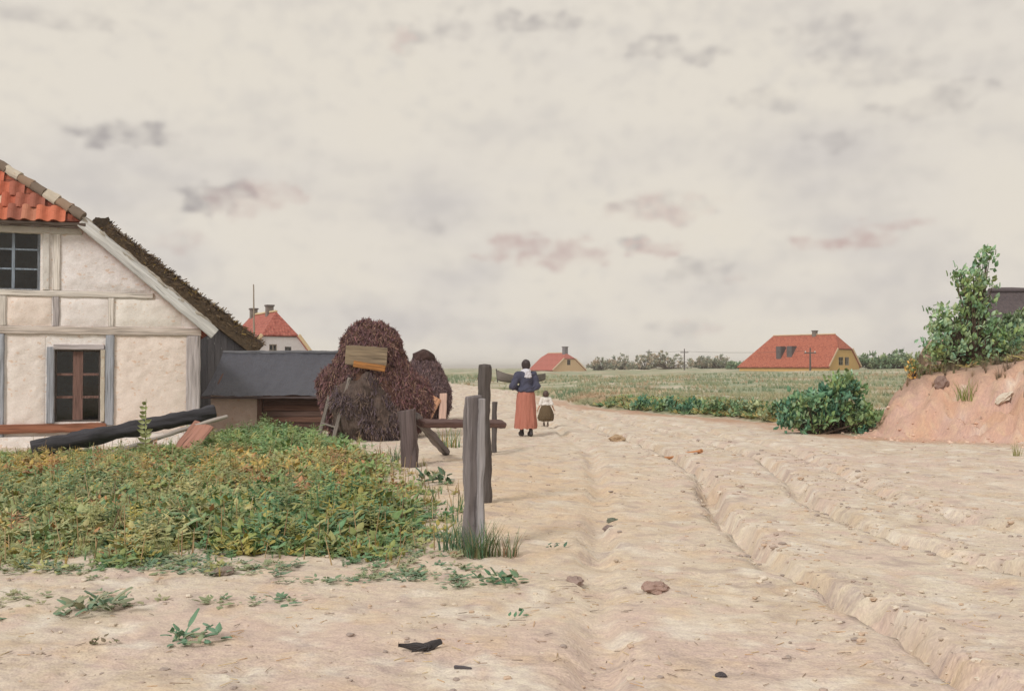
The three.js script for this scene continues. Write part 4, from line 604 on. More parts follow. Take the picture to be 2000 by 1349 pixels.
  if (scarf) part('neckerchief', netMesh((x, y, z) => { let v = ell(x, y, z, 0, shY + 0.065 * k, 0.02 * k, 0.105 * k, 0.06 * k, 0.105 * k); v = smin(v, ell(x, y, z, 0.01 * k, shY - 0.01 * k, 0.125 * k, 0.085 * k, 0.095 * k, 0.04 * k), 0.04 * k); return v + 0.012 * k * n3(x / k * 14, y / k * 14, z / k * 14); }, q([-0.2, 1.1, -0.16]), q([0.2, 1.5, 0.24]), 0.012 * k), mat(scarf), p);
  return p;
}
figure({ name: 'person', label: 'person seen from behind in navy jacket and long rust-red skirt', pos: at(X(1027, 21.9), 21.9), turn: 0.3, H: 1.62, top: S(70, 72, 92), skirt: S(182, 118, 102), hair: S(58, 48, 50), scarf: S(206, 206, 216) });
figure({ name: 'person', label: 'small child in white blouse and full dark brown skirt', pos: at(X(1066, 25.3), 25.3), turn: 0.1, H: 0.88, top: S(222, 218, 214, 0.95), skirt: S(98, 82, 60), hair: S(76, 58, 54), child: true });

// ------------------------------------------------------------------ boat far off on the grass
{
  const d = 93, b = thing('rowing_boat', 'dark grey wooden rowing boat drawn up on the far grass', 'boat', at(X(1018, d), d), 8 * DEG);
  const L = 4.5, n = 30, m = 14, hull = (inset) => { const pos = [], uv = [], idx = []; for (let i = 0; i <= n; i++) { const t = i / n * 2 - 1, w = (0.82 - inset) * Math.pow(Math.max(0, 1 - Math.pow(Math.abs(t), 2.6)), 0.7) + 0.02, sheer = 0.72 + 0.5 * Math.pow(Math.abs(Math.min(0, t)), 2.2) + 0.2 * Math.pow(Math.max(0, t), 2.2), keel = inset * 0.6 + 0.05 + 0.3 * Math.pow(Math.abs(t), 4); for (let j = 0; j <= m; j++) { const a = j / m * Math.PI - Math.PI / 2, s = Math.sin(a), y = keel + (sheer - keel) * Math.pow(Math.abs(s), 1.8); pos.push(t * (L / 2 - inset), y, Math.sign(s) * w * Math.pow(Math.abs(s), 0.7)); uv.push(j / 3, i / 10); } } for (let i = 0; i < n; i++) for (let j = 0; j < m; j++) { const a = i * (m + 1) + j, c = a + m + 1; idx.push(a, a + 1, c, a + 1, c + 1, c); } const g = new THREE.BufferGeometry(); g.setAttribute('position', new THREE.Float32BufferAttribute(pos, 3)); g.setAttribute('uv', new THREE.Float32BufferAttribute(uv, 2)); g.setIndex(idx); g.computeVertexNormals(); return g; };
  part('hull', hull(0), wood(S(126, 120, 120)), b); part('lining', hull(0.05), wood(S(120, 110, 104)), b);
  for (const x of [-0.9, 0.7]) part('thwart', boxGeo(x - 0.13, 0.5, -0.7, x + 0.13, 0.54, 0.7), wood(S(130, 118, 108)), b);
  part('stem_post', beam(V(-L / 2 + 0.1, 0.1, 0), V(-L / 2 - 0.03, 1.32, 0), 0.1, 0.1, { n: 8 }), wood(S(84, 78, 78)), b);
}
// ------------------------------------------------------------------ flagpole and telegraph poles
single('flagpole', 'thin grey flagpole beside the far house with two chimneys', 'flagpole', (() => { const d = 74, a = atV(X(497, d), d), b = V(X(494, d), Y(555, d), -d); return beam(a, b, 0.2, 0.2, { round: 1, taper: 0.4, n: 10, amp: 0.01, step: 0.3 }); })(), wood(S(150, 140, 128)));
const poleTops = [];
for (const [px, d, py, label] of [[1268, 255, 682, 'faint far telegraph pole standing among the dark trees'], [1337, 200, 681, 'telegraph pole with crossbar standing between the dark tree clumps'], [1583, 140, 679, 'dark telegraph pole standing before the long red-roofed house']]) {
  const t = thing('telegraph_pole', label, 'pole', at(X(px, d), d), 0, 'telegraph poles across the far field'), y = Y(py, d) - groundH(X(px, d), d);
  part('pole', beamGeo(y, 0.26, 0.26, { round: 1, taper: 0.7, n: 10, step: 0.5, amp: 0.02 }), postDarkM, t); part('crossarm', beam(V(-0.8, y - 0.7, 0), V(0.8, y - 0.7, 0), 0.16, 0.14, { n: 8 }), postDarkM, t);
  for (const s of [-0.65, 0.65]) part('insulator', new THREE.CylinderGeometry(0.05, 0.08, 0.18, 8).translate(s, y - 0.52, 0), mat(S(200, 200, 196), { roughness: 0.3 }), t);
  poleTops.push(t.position.clone().add(V(0, y - 0.45, 0)));
}
for (let i = 0; i < 2; i++) for (const s of [-0.65]) {
  const a = poleTops[i].clone().add(V(s, 0, 0)), b = poleTops[i + 1].clone().add(V(s, 0, 0)), m = a.clone().lerp(b, 0.5); m.y -= 0.5;
  single('wire', ['sagging wire between the faint far pole and the crossbar pole', 'sagging wire from the crossbar pole to the pole by the red house'][i], 'wire', new THREE.TubeGeometry(new THREE.QuadraticBezierCurve3(a, m, b), 24, 0.022, 5), mat(S(70, 66, 66)), 'wires between the telegraph poles');
}

// ------------------------------------------------------------------ shrubs and trees
function leafGeo(L, W) { const g = new THREE.PlaneGeometry(W, L, 2, 4), p = g.attributes.position; for (let i = 0; i < p.count; i++) { const v = p.getY(i) / L + 0.5, u = p.getX(i) / W * 2; p.setXYZ(i, u * W / 2 * (0.06 + Math.sin(Math.PI * Math.pow(clamp(v), 0.75)) * 0.98), v * L, Math.abs(u) * W * 0.22 + 0.28 * L * v * v); } g.computeVertexNormals(); return g.toNonIndexed(); }
const LEAF = leafGeo(1, 0.62);
// crown of single leaves in clumps; blobs: [x, y, z, rx, ry, rz, weight]
function shrub({ name, label, category = 'shrub', pos, blobs, clumps, leaves, leaf, cols, seed, group, stem = 0.05, clumpR = 0.2, trunkCol = S(96, 80, 68), base = [[0, 0, 0]], sizeJ = 0.7, bright = 1.5 }) {
  const t = thing(name, label, category, pos, 0, group), r = rng(seed), gauss = () => (r() + r() + r() - 1.5) * 0.9, tot = blobs.reduce((a, b) => a + b[6], 0), lp = LEAF.attributes.position, ln = LEAF.attributes.normal, N = lp.count;
  const pos_ = new Float32Array(clumps * leaves * N * 3), nor = new Float32Array(clumps * leaves * N * 3), col = new Float32Array(clumps * leaves * N * 3), stems = [], M = new THREE.Matrix4(), q = new THREE.Quaternion(), v = V(0, 0, 0); let o = 0;
  for (let i = 0; i < clumps; i++) {
    let w = r() * tot, b = blobs[0]; for (const k of blobs) { w -= k[6]; if (w <= 0) { b = k; break; } }
    const dir = V(gauss(), gauss(), gauss()).normalize().multiplyScalar(Math.pow(r(), 0.45)), c = V(b[0] + dir.x * b[3], b[1] + dir.y * b[4], b[2] + dir.z * b[5]);
    const root = base[Math.floor(r() * base.length)], s0 = V(...root), mid = s0.clone().lerp(c, 0.5); mid.y += 0.12 * c.y; mid.x += (r() - 0.5) * 0.1; const rad = stem * (0.35 + 0.4 * r());
    const curve = new THREE.QuadraticBezierCurve3(s0, mid, c); { const g = new THREE.TubeGeometry(curve, 6, 1, 5), p = g.attributes.position; for (let k = 0; k < p.count; k++) { const u = Math.floor(k / 6) / 6, ce = curve.getPoint(u); const R = rad * (1 - 0.85 * u); p.setXYZ(k, ce.x + (p.getX(k) - ce.x) * R, ce.y + (p.getY(k) - ce.y) * R, ce.z + (p.getZ(k) - ce.z) * R); } stems.push(g); }
    const cc = cols[Math.floor(r() * cols.length)].clone().multiplyScalar(bright), sz = clumpR * (0.6 + 0.8 * r());
    for (let j = 0; j < leaves; j++) { const L = leaf * (1 - sizeJ / 2 + sizeJ * r()), lx = gauss() * sz, ly = gauss() * sz * 0.8, lz = gauss() * sz; q.setFromEuler(new THREE.Euler((r() - 0.2) * 2.2, r() * 6.28, (r() - 0.5) * 1.6)); M.compose(V(c.x + lx, Math.max(0.02, c.y + ly), c.z + lz), q, V(L, L, L)); const kk = 0.7 + 0.6 * r(), hue = (r() - 0.5) * 0.25;
      for (let k = 0; k < N; k++) { v.fromBufferAttribute(lp, k).applyMatrix4(M); pos_.set([v.x, v.y, v.z], o); v.fromBufferAttribute(ln, k).applyQuaternion(q); nor.set([v.x, v.y, v.z], o); col.set([cc.r * kk * (1 + hue), cc.g * kk, cc.b * kk * (1 - hue)], o); o += 3; } }
  }
  const g = new THREE.BufferGeometry(); g.setAttribute('position', new THREE.BufferAttribute(pos_, 3)); g.setAttribute('normal', new THREE.BufferAttribute(nor, 3)); g.setAttribute('color', new THREE.BufferAttribute(col, 3));
  part(category === 'tree' ? 'trunk' : 'stems', merged(stems), wood(trunkCol), t);
  const cr = part(category === 'tree' ? 'crown' : 'foliage', g, new THREE.MeshPhysicalMaterial({ vertexColors: true, roughness: 0.65, side: THREE.DoubleSide, transmission: 0.25, thickness: 0 }), t);
  return t;
}
const teal = [S(76, 116, 92), S(98, 132, 102), S(66, 104, 82), S(116, 136, 92), S(96, 122, 78), S(132, 154, 128)], green = [S(98, 120, 76), S(116, 134, 88), S(84, 110, 74), S(124, 144, 112), S(110, 138, 112), S(138, 156, 128)], sageC = [S(122, 140, 112), S(104, 126, 98), S(138, 150, 118), S(96, 118, 84)], darkTree = [S(136, 138, 122), S(148, 146, 130), S(124, 130, 114), S(160, 148, 132)];
{
  const d = 22.4, x = X(1905, d);
  shrub({ name: 'young_tree', label: 'young green tree with a thin leaning top on the sand bank', category: 'tree', pos: at(x, d, -0.05), seed: 3, clumps: 170, leaves: 11, leaf: 0.115, clumpR: 0.19, bright: 1.9, stem: 0.07, cols: green,
    blobs: [[-0.6, 0.32, 0.2, 0.65, 0.4, 0.5, 3.4], [-0.2, 0.8, 0, 0.72, 0.5, 0.5, 4.4], [-0.72, 0.95, 0, 0.32, 0.3, 0.35, 1.5], [0.02, 1.25, 0, 0.5, 0.4, 0.42, 3], [-0.02, 1.65, 0, 0.42, 0.36, 0.34, 2.2], [-0.12, 2.0, 0, 0.36, 0.26, 0.26, 1.2], [0.22, 2.3, 0, 0.14, 0.26, 0.12, 0.5], [0.5, 0.5, 0.1, 0.55, 0.45, 0.4, 2.6]] });
  const d2 = 23.6, x2 = X(1972, d2);
  shrub({ name: 'bush', label: 'dense grey-green bush beside the dark thatched roof on the bank', pos: at(x2, d2, -0.05), seed: 4, clumps: 95, leaves: 32, leaf: 0.1, clumpR: 0.17, cols: sageC.concat(green), blobs: [[0, 0.25, 0, 0.8, 0.3, 0.6, 3], [0.35, 0.5, 0, 0.6, 0.28, 0.5, 3], [-0.35, 0.35, 0, 0.35, 0.28, 0.4, 1.5]] });
  const d3 = 22.6, x3 = X(1612, d3);
  shrub({ name: 'bush', label: 'large teal-green broad-leaved bush at the foot of the sand bank', pos: at(x3, d3, -0.05), seed: 5, bright: 1.7, clumps: 135, leaves: 19, leaf: 0.13, clumpR: 0.17, cols: teal, base: [[0, 0, 0], [-0.3, 0, 0.1], [0.4, 0, 0]], blobs: [[-0.35, 0.5, 0.1, 0.65, 0.5, 0.5, 4], [0.25, 0.75, 0, 0.6, 0.55, 0.5, 4], [0.45, 1.15, 0, 0.32, 0.3, 0.3, 1.6], [0.85, 0.3, 0.1, 0.4, 0.35, 0.4, 2], [-0.75, 0.45, 0, 0.25, 0.35, 0.3, 1], [0, 0.95, 0, 0.4, 0.3, 0.3, 1.5]] });
  const d4 = 22.1;
  shrub({ name: 'flowering_plant', label: 'orange-yellow flowering plant at the outer edge of the bank top', category: 'plant', pos: at(X(1797, d4), d4 + 0.3, -0.03), seed: 6, clumps: 18, leaves: 10, leaf: 0.06, clumpR: 0.08, stem: 0.015, cols: [S(206, 158, 78), S(192, 142, 66), S(190, 158, 92), S(120, 130, 78), S(110, 128, 84)], blobs: [[0, 0.18, 0, 0.18, 0.14, 0.15, 2], [0, 0.38, 0, 0.08, 0.14, 0.08, 1]] });
  // low bushes along the far road edge
  const vb = [[1250, 33.5, 0.35, 0.42, 'small teal bush at the tip of the verge beside the bending road'], [1300, 32.4, 0.5, 0.4, 'low teal bush, second from the tip of the verge'], [1352, 31.6, 0.4, 0.36, 'low bush in the middle of the roadside verge'], [1412, 30.2, 0.6, 0.42, 'broad low olive bush along the roadside verge'], [1470, 28.6, 0.6, 0.45, 'low green bush on the verge near the large teal bush'], [1525, 26.8, 0.45, 0.42, 'low green bush touching the large teal bush']];
  vb.forEach(([px, dd, w, h, label], i) => shrub({ name: 'low_bush', label, pos: at(X(px, dd), dd + 0.5, -0.05), seed: 30 + i, clumps: 20, leaves: 18, leaf: 0.11, clumpR: 0.15, stem: 0.02, bright: 1.8, cols: i < 3 ? teal : sageC.concat([S(112, 112, 74), S(92, 120, 84)]), blobs: [[0, h * 0.5, 0, w, h * 0.5, w * 0.7, 2], [w * 0.4, h * 0.6, 0, w * 0.5, h * 0.5, w * 0.5, 1]], group: 'low bushes along the verge' }));
  // far trees
  const ft = [[1175, 262, 3.6, 3.2, 'far dark tree nearest the small ochre-gabled house', 0], [1215, 268, 4.4, 3.5, 'far dark tree, second from the ochre-gabled house', 0], [1262, 250, 4.8, 4.2, 'far dark tree beside the faint telegraph pole', 0], [1303, 246, 5.2, 5.0, 'tallest far dark tree beside the crossbar telegraph pole', 0], [1372, 240, 3.2, 3.0, 'low far dark tree just past the crossbar pole towards the long red house', 0], [1402, 238, 3.6, 3.2, 'rounded far dark tree between crossbar pole and red-roofed house', 0], [1438, 205, 2.0, 1.8, 'small light green far tree near the long red-roofed house', 1], [1712, 160, 3.0, 3.2, 'small green tree beside the yellow gable of the far house', 1], [1757, 150, 3.4, 3.0, 'small bushy far tree near the orange-yellow flowering plant', 1]];
  ft.forEach(([px, dd, h, w, label, kind], i) => shrub({ name: 'far_tree', label, category: 'tree', pos: at(X(px, dd), dd, -0.1), seed: 60 + i, clumps: 60, leaves: 24, leaf: 0.42, clumpR: 0.5, stem: 0.16, cols: kind ? sageC : darkTree, blobs: [[0, h * 0.5, 0, w * 0.8, h * 0.42, w * 0.6, 3], [-w * 0.6, h * 0.32, 0, w * 0.7, h * 0.3, w * 0.5, 2.4], [w * 0.65, h * 0.28, 0, w * 0.7, h * 0.28, w * 0.5, 2.4]], group: 'trees in the far fields' }));
}

// ------------------------------------------------------------------ weeds, grass, gravel (nobody could count them)
function scatter(name, label, category, geo, n, m, place) {
  const im = new THREE.InstancedMesh(geo, m, n), M = new THREE.Matrix4(), q = new THREE.Quaternion(), c = new THREE.Color(); let k = 0;
  for (let i = 0; i < n * 6 && k < n; i++) { const o = place(i); if (!o) continue; q.setFromEuler(new THREE.Euler(o.tx || 0, o.turn, o.tz || 0)); M.compose(V(...o.p), q, Array.isArray(o.s) ? V(...o.s) : V(o.s, o.s, o.s)); im.setMatrixAt(k, M); im.setColorAt(k, o.c); k++; }
  im.count = k; im.castShadow = im.receiveShadow = true; im.name = name; scene.add(im); return tag(im, label, category, null, 'stuff');
}
function rosette(seed, n, spread, wide = 1) { const r = rng(seed), list = []; for (let i = 0; i < n; i++) { const L = 0.45 + 0.75 * r(), g = leafGeo(L, (0.34 + 0.3 * r()) * wide * L); g.rotateZ((r() - 0.5) * 0.9); g.rotateX(spread * (0.25 + 0.85 * r())); g.translate((r() - 0.5) * 0.25, 0.25 * r() * (1.5 - spread), 0.1 + 0.15 * r()); g.rotateY(i * 2.399 + r()); list.push(g); } return merged(list); }
function tuft(seed, n, flare, rad = 0.12) { const r = rng(seed), list = []; for (let i = 0; i < n; i++) { const g = new THREE.PlaneGeometry(0.045, 1, 1, 3), p = g.attributes.position, L = 0.5 + 0.6 * r(); for (let k = 0; k < p.count; k++) { const v = p.getY(k) + 0.5; p.setXYZ(k, p.getX(k) * (1 - v * 0.85), v * L, flare * v * v * (0.4 + 0.6 * r() * 0 + 0.5)); } g.rotateX((r() - 0.5) * 0.25); g.translate((r() - 0.5) * rad, 0, rad * 0.45 * r()); g.rotateY(r() * 6.28); g.computeVertexNormals(); list.push(g); } return merged(list); }
const leafM = new THREE.MeshPhysicalMaterial({ roughness: 0.62, side: THREE.DoubleSide, transmission: 0.2, thickness: 0 });
{
  const r = rng(501);
  const HUE = new THREE.Color(1.1, 1.02, 0.78);
  const zone = (x, d, w) => {
    const A = [S(98, 126, 84), S(108, 136, 94), S(92, 116, 76), S(122, 142, 104), S(92, 124, 94), S(128, 132, 88)], B = [S(148, 132, 78), S(134, 128, 84), S(120, 128, 86), S(146, 112, 86), S(122, 124, 86), S(162, 142, 92), S(106, 124, 90), S(140, 108, 88), S(130, 118, 82)], C = [S(72, 106, 80), S(88, 116, 80), S(108, 122, 78), S(82, 120, 96), S(134, 130, 76), S(98, 112, 82), S(122, 128, 92)], D = [S(132, 138, 106), S(120, 130, 102), S(146, 146, 114), S(110, 122, 92), S(98, 124, 98)];
    const n = fbm2(x * 0.8, d * 0.6, 3) * 1.8;
    const set = d + n > 16.2 ? A : d + n > 11.6 + (x < -4 ? 0.8 : 0) ? (w < 0.2 ? A : w < 0.42 ? D : B) : x + n * 0.5 > -2.9 ? C : (w < 0.2 ? C : w < 0.3 ? B : D);
    return set[Math.floor(r() * set.length)].clone().multiply(HUE).multiplyScalar(1.3 + 0.65 * r());
  };
  // creeping mats of small leaves, rosettes, and upright leafy stems
  const mat3 = (seed, n) => { const q = rng(seed), list = []; for (let i = 0; i < n; i++) { const L = 0.26 + 0.4 * q() * q(), g = leafGeo(L, (0.36 + 0.34 * q()) * L), rad = Math.sqrt(q()) * 0.8, an = q() * 6.28; g.rotateX(0.3 + 1.3 * q()); g.rotateZ((q() - 0.5) * 0.8); g.rotateY(q() * 6.28); g.translate(Math.cos(an) * rad, (0.05 + 0.5 * q()) * (1 - rad * 0.6), Math.sin(an) * rad); list.push(g); } return merged(list); };
  const herb = (seed) => { const q = rng(seed), list = []; for (let t = 0; t < 3; t++) { const bx = (q() - 0.5) * 0.3, bz = (q() - 0.5) * 0.3, lx = (q() - 0.5) * 0.5, lz = (q() - 0.5) * 0.5, H = 0.6 + 0.5 * q(); list.push(new THREE.CylinderGeometry(0.008, 0.014, H, 4, 1, true).translate(0, H / 2, 0).applyMatrix4(new THREE.Matrix4().makeShear(lx, 0, 0, 0, 0, lz).multiply(new THREE.Matrix4())).translate(bx, 0, bz)); for (let i = 0; i < 9; i++) { const y = H * (0.2 + 0.8 * i / 9), L = 0.3 * (1 - 0.5 * i / 9) * (0.7 + 0.6 * q()), g = leafGeo(L, 0.36 * L); g.rotateX(0.7 + 0.8 * q()); g.rotateY(i * 2.4 + q()); g.translate(bx + lx * y, y, bz + lz * y); list.push(g); } } return merged(list); };
  const geos = [rosette(70, 13, 1.1), mat3(71, 20), mat3(72, 16), herb(73), rosette(74, 10, 1.35)];
  const names = ['broad-leaved weeds covering the patch before the white house', 'creeping small-leaved mats filling the patch before the white house', 'loose ground-hugging weeds straggling over the patch edge', 'upright leafy stems standing up through the weed patch', 'flat spreading leaf rosettes low in the weed patch'];
  geos.forEach((geo, kind) => scatter('weed_cover', names[kind], 'weeds', geo, [3200, 4600, 3600, 700, 2000][kind], leafM, () => {
    const d = 6.9 + Math.pow(r(), 1.15) * 16.6, x = -0.2 - r() * Math.max(2.6, d * 0.62 + 0.9), e = patchIn(x, d), loose = kind === 2 || kind === 4 ? 0.5 : 0.1; if (e < -0.75 || r() > smooth(-0.25 - loose, 1.1, e) * 1.05) return null;
    const bare = fbm2(x * 1.1 + 30, d * 0.9, 3) + 0.4 * fbm2(x * 3.1, d * 2.6, 2); if (d > 10 && d < 16 && bare > -0.06 && r() < 0.85) return null; if (bare > 0.14 && r() < 0.9) return null;
    const nearHouse = x < -5.5 && d > 15.2 ? 0.6 : 1, s = [0.07 + 0.14 * r() * r(), 0.12 + 0.16 * r(), 0.10 + 0.14 * r(), 0.16 + 0.2 * r(), 0.06 + 0.08 * r()][kind] * nearHouse * (d > 17 ? 1.3 : 1) * (0.6 + 0.4 * smooth(-0.3, 0.6, e)) * (d < 11 && x > -2.9 ? 1.15 : 1);
    return { p: at(x, d, 0.004), s: [s, s * (0.5 + 0.6 * r()), s], turn: r() * 6.28, c: zone(x, d, r()), tx: (r() - 0.5) * 0.3, tz: (r() - 0.5) * 0.3 };
  }));
  scatter('sparse_weeds', 'thin straggling weeds dotted over the bare sand below the patch', 'weeds', geos[2], 260, leafM, () => { const d = 5.6 + r() * 3.2, x = -0.2 - r() * 4.6, e = patchIn(x, d); if (e > 0 || e < -1.6 || fbm2(x * 0.9 + 80, d * 1.1, 2) < 0.05 || r() > 1.2 + e * 0.6) return null; const s = 0.05 + 0.09 * r(); return { p: at(x, d, 0.002), s: [s, s * 0.6, s], turn: r() * 6.28, c: [S(132, 142, 106), S(112, 134, 104), S(150, 150, 116), S(98, 128, 100)][Math.floor(r() * 4)].clone().multiplyScalar(1.2) }; });
  const blades = tuft(80, 14, 0.35), blades2 = tuft(81, 18, 0.5);
  scatter('grass', 'short grass blades growing between the weeds and along the patch edge', 'grass', blades, 2600, leafM, () => { const d = 6.9 + r() * 15.5, x = -0.2 - r() * Math.max(2.6, d * 0.62), e = patchIn(x, d); if (e < -0.8 || r() > smooth(-0.8, 0.5, e) * 0.9) return null; const s = 0.07 + 0.15 * r() * r(); return { p: at(x, d), s, turn: r() * 6.28, c: zone(x, d, r()) }; });
  scatter('dry_stalks', 'thin dead brown stalks standing among the weeds of the patch', 'stalks', new THREE.CylinderGeometry(0.004, 0.007, 1, 4, 2).translate(0, 0.5, 0), 900, mat(0xffffff), () => { const d = 7.3 + r() * 13, x = -0.5 - r() * Math.max(2.6, d * 0.6), e = patchIn(x, d); if (e < -0.5) return null; const L = 0.12 + 0.28 * r() * r(); return { p: at(x, d, -0.01), s: [0.8, L, 0.8], turn: r() * 6.28, tx: (r() - 0.5) * 0.7, tz: (r() - 0.5) * 0.7, c: [S(150, 124, 92), S(174, 150, 112), S(128, 104, 84), S(188, 168, 132)][Math.floor(r() * 4)].clone() }; });
  const fieldC = [S(166, 168, 132), S(172, 176, 146), S(150, 160, 122), S(190, 182, 148), S(146, 162, 130), S(200, 188, 156)];
  scatter('field_grass', 'rough sage-green grass covering the far field beyond the road', 'grass', blades2, 15000, leafM, () => { const d = 20 + Math.pow(r(), 1.8) * 110, x = edgeX(d) + Math.pow(r(), 1.3) * (d * 0.62 - edgeX(d) + 2), f = fieldIn(x, d); if (f < -0.1 || (x > -3.5 && x < 4.5 && d > 55 && d < 98 && r() < 0.93) || (bankIn(x, d) > -0.2 && bankIn(x, d) < 3 && x < 30) || r() < 0.45 + 1.5 * fbm2(x * 0.2, d * 0.13, 3)) return null; const s = (0.09 + 0.12 * r()) * (1 + d / 80); return { p: at(x, d, -0.02), s: [s, s * 0.75, s], turn: r() * 6.28, c: fieldC[Math.floor(r() * 6)].clone().lerp(S(122, 118, 78), smooth(36, 26, d) * r() * 0.7).lerp(S(204, 170, 144), clamp(2.6 * fbm2(x * 0.13 + 20, d * 0.11, 3) - 0.25)).lerp(S(128, 152, 122), clamp(2.6 * fbm2(x * 0.07 - 7, d * 0.08 + 5, 3))) }; });
  scatter('verge_herbs', 'mixed green herbs growing along the road verge and bank top', 'weeds', rosette(90, 10, 1.0, 0.8), 1500, leafM, () => { const d = 20 + r() * 19, x = edgeX(d) + r() * 5.5, f = fieldIn(x, d), b = bankIn(x, d); if (f < 0.0 || (b > -0.15 && b < 1.9) || (b > 0 && r() < 0.75) || r() < 0.3 * f - 0.2 && b < 1) return null; const s = 0.10 + 0.12 * r(); return { p: at(x, d), s, turn: r() * 6.28, c: [S(118, 124, 84), S(98, 122, 86), S(136, 128, 86), S(84, 118, 90), S(146, 138, 100)][Math.floor(r() * 5)].clone().multiply(HUE).multiplyScalar(1.6) }; });
  scatter('bank_grass', 'tufts of grass and dry stalks hanging over the top of the sand bank', 'grass', blades2, 420, leafM, () => { const d = 17 + r() * 10, x = 7.4 + r() * 7, b = bankIn(x, d); if (b < 1.25 || b > 3) return null; const s = 0.14 + 0.16 * r(); return { p: at(x, d, -0.02), s, turn: r() * 6.28, c: [S(130, 112, 92), S(124, 122, 90), S(150, 128, 102), S(112, 98, 80)][Math.floor(r() * 4)].clone() }; });
  // gravel and clods
  const stoneG = (seed, det) => { const g = new THREE.IcosahedronGeometry(1, det), p = g.attributes.position; for (let i = 0; i < p.count; i++) { const v = V(p.getX(i), p.getY(i), p.getZ(i)), k = 1 + 0.28 * n3(v.x * 1.3 + seed * 5, v.y * 1.3, v.z * 1.3) + 0.1 * n3(v.x * 3.3, v.y * 3.3 + seed, v.z * 3.3); p.setXYZ(i, v.x * k, v.y * k * 0.6, v.z * k); } g.computeVertexNormals(); return g; };
  const gravelC = [S(212, 198, 180), S(198, 182, 166), S(222, 208, 190), S(190, 172, 160), S(208, 184, 162), S(172, 158, 150), S(230, 218, 202)];
  for (let kind = 0; kind < 2; kind++) scatter('gravel', ['small pebbles strewn over the pale sandy foreground', 'crumbled clods of dry sand along the road ruts'][kind], 'gravel', stoneG(kind + 1, 1), [3600, 1500][kind], mat(0xffffff, { roughness: 0.95 }), () => {
    let x, d; if (kind) { const P = RUTS[Math.floor(r() * 3)], i = Math.floor(r() * (P.length - 3)), t = r(); x = lerp(P[i][0], P[i + 1][0], t) + (r() - 0.5) * 0.9; d = lerp(P[i][1], P[i + 1][1], t); if (d > 24) return null; } else { d = 2.8 + Math.pow(r(), 1.6) * 21; x = (r() - 0.5) * (d * 1.15 + 1); if (x < -0.5 && d > 7.6 && patchIn(x, d) > 0) return null; }
    const s = (0.004 + 0.016 * Math.pow(r(), 3.5)) * (kind ? 1.5 : 1) * (d > 12 ? 1.3 : 1); return { p: at(x, d, s * 0.1), s: [s * (0.8 + 0.7 * r()), s, s], turn: r() * 6.28, c: gravelC[Math.floor(r() * 7)].clone().multiplyScalar(0.85) }; });

  scatter('straw_litter', 'dry straw and twig litter strewn over the sandy ground', 'litter', new THREE.CylinderGeometry(0.5, 0.35, 1, 4, 1).rotateZ(Math.PI / 2), 1500, mat(0xffffff), () => { const d = 3 + Math.pow(r(), 1.5) * 16, x = (r() - 0.5) * (d * 1.15 + 1); if (x < -0.5 && d > 7.6 && patchIn(x, d) > 0.2) return null; if (fbm2(x * 0.7 + 60, d * 0.6, 2) < -0.05) return null; const L = 0.03 + 0.10 * r() * r(); return { p: at(x, d, 0.005), s: [L, 0.004, 0.005], turn: r() * 6.28, tz: (r() - 0.5) * 0.15, c: [S(206, 184, 140), S(170, 146, 112), S(150, 126, 108), S(196, 160, 120), S(128, 112, 104)][Math.floor(r() * 5)].clone() }; });
  scatter('fallen_clods', 'crumbled pale orange earth lying along the foot of the sand bank', 'earth', stoneG(9, 1), 450, mat(0xffffff, { roughness: 1 }), () => { const x = 6.8 + r() * 5.5, d = 15 + r() * 9, b = bankIn(x, d); if (b < -0.7 || b > 0.9 || r() > 0.25 + smooth(0.5, 0, Math.abs(b))) return null; const s = 0.01 + 0.035 * Math.pow(r(), 3); return { p: at(x, d, s * 0.1), s: [s * 1.2, s, s], turn: r() * 6.28, c: [S(214, 178, 156), S(206, 170, 150), S(222, 194, 176), S(196, 164, 148)][Math.floor(r() * 4)].clone() }; });
  // single stones lying on the road
  const st = [[1195, 1012, 0.045, 'mossy dark stone with a green side on the road', S(112, 118, 104)], [1188, 1026, 0.05, 'grey-mauve stone touching the mossy one on the road', S(142, 126, 122)], [1122, 1138, 0.055, 'half-buried mauve stone near the grass below the posts', S(160, 140, 132)], [1280, 1157, 0.07, 'flat brownish mauve stone on the open road', S(164, 138, 128)], [440, 1126, 0.06, 'flat grey-brown stone below the weed patch', S(146, 132, 122)], [1205, 862, 0.14, 'ochre-brown stone on the road a few steps from the walking woman', S(170, 146, 118)], [1405, 1312, 0.025, 'small smooth black pebble on the open sand', S(92, 86, 90)], [1858, 765, 0.0, '', null], [890, 1085, 0.04, 'tan stone beside the grass tuft at the split post', S(176, 150, 122)]];
  st.forEach(([px, py, s, label, c], i) => { if (!c) return; const [x, d] = G(px, py), g = stoneG(20 + i, 3); g.scale(s * 1.2, s, s); g.rotateY(i); g.translate(...at(x, d, s * 0.25)); single('stone', label, 'stone', g, mat(c, { bumpMap: plasterBump, bumpScale: 0.01 })); });
  { const dk = bankIn(0, 0); const g = stoneG(44, 3); let d = 20; const x = X(1823, 22); while (d < 24 && groundH(x, d) < 1.0) d += 0.05; g.scale(0.15, 0.28, 0.13); g.rotateZ(-0.3); g.translate(...at(x, d, 0.02)); single('stone', 'dark grey stone stuck in the face of the sand bank', 'stone', g, mat(S(134, 112, 104))); }
  { const g = stoneG(45, 3); let d = 18; const x = X(1928, 21); while (d < 24 && groundH(x, d) < 0.75) d += 0.05; g.scale(0.2, 0.13, 0.1); g.rotateZ(0.6); g.translate(...at(x, d, 0.0)); single('stone', 'pale slanting stone set in the face of the sand bank', 'stone', g, mat(S(202, 192, 178))); }
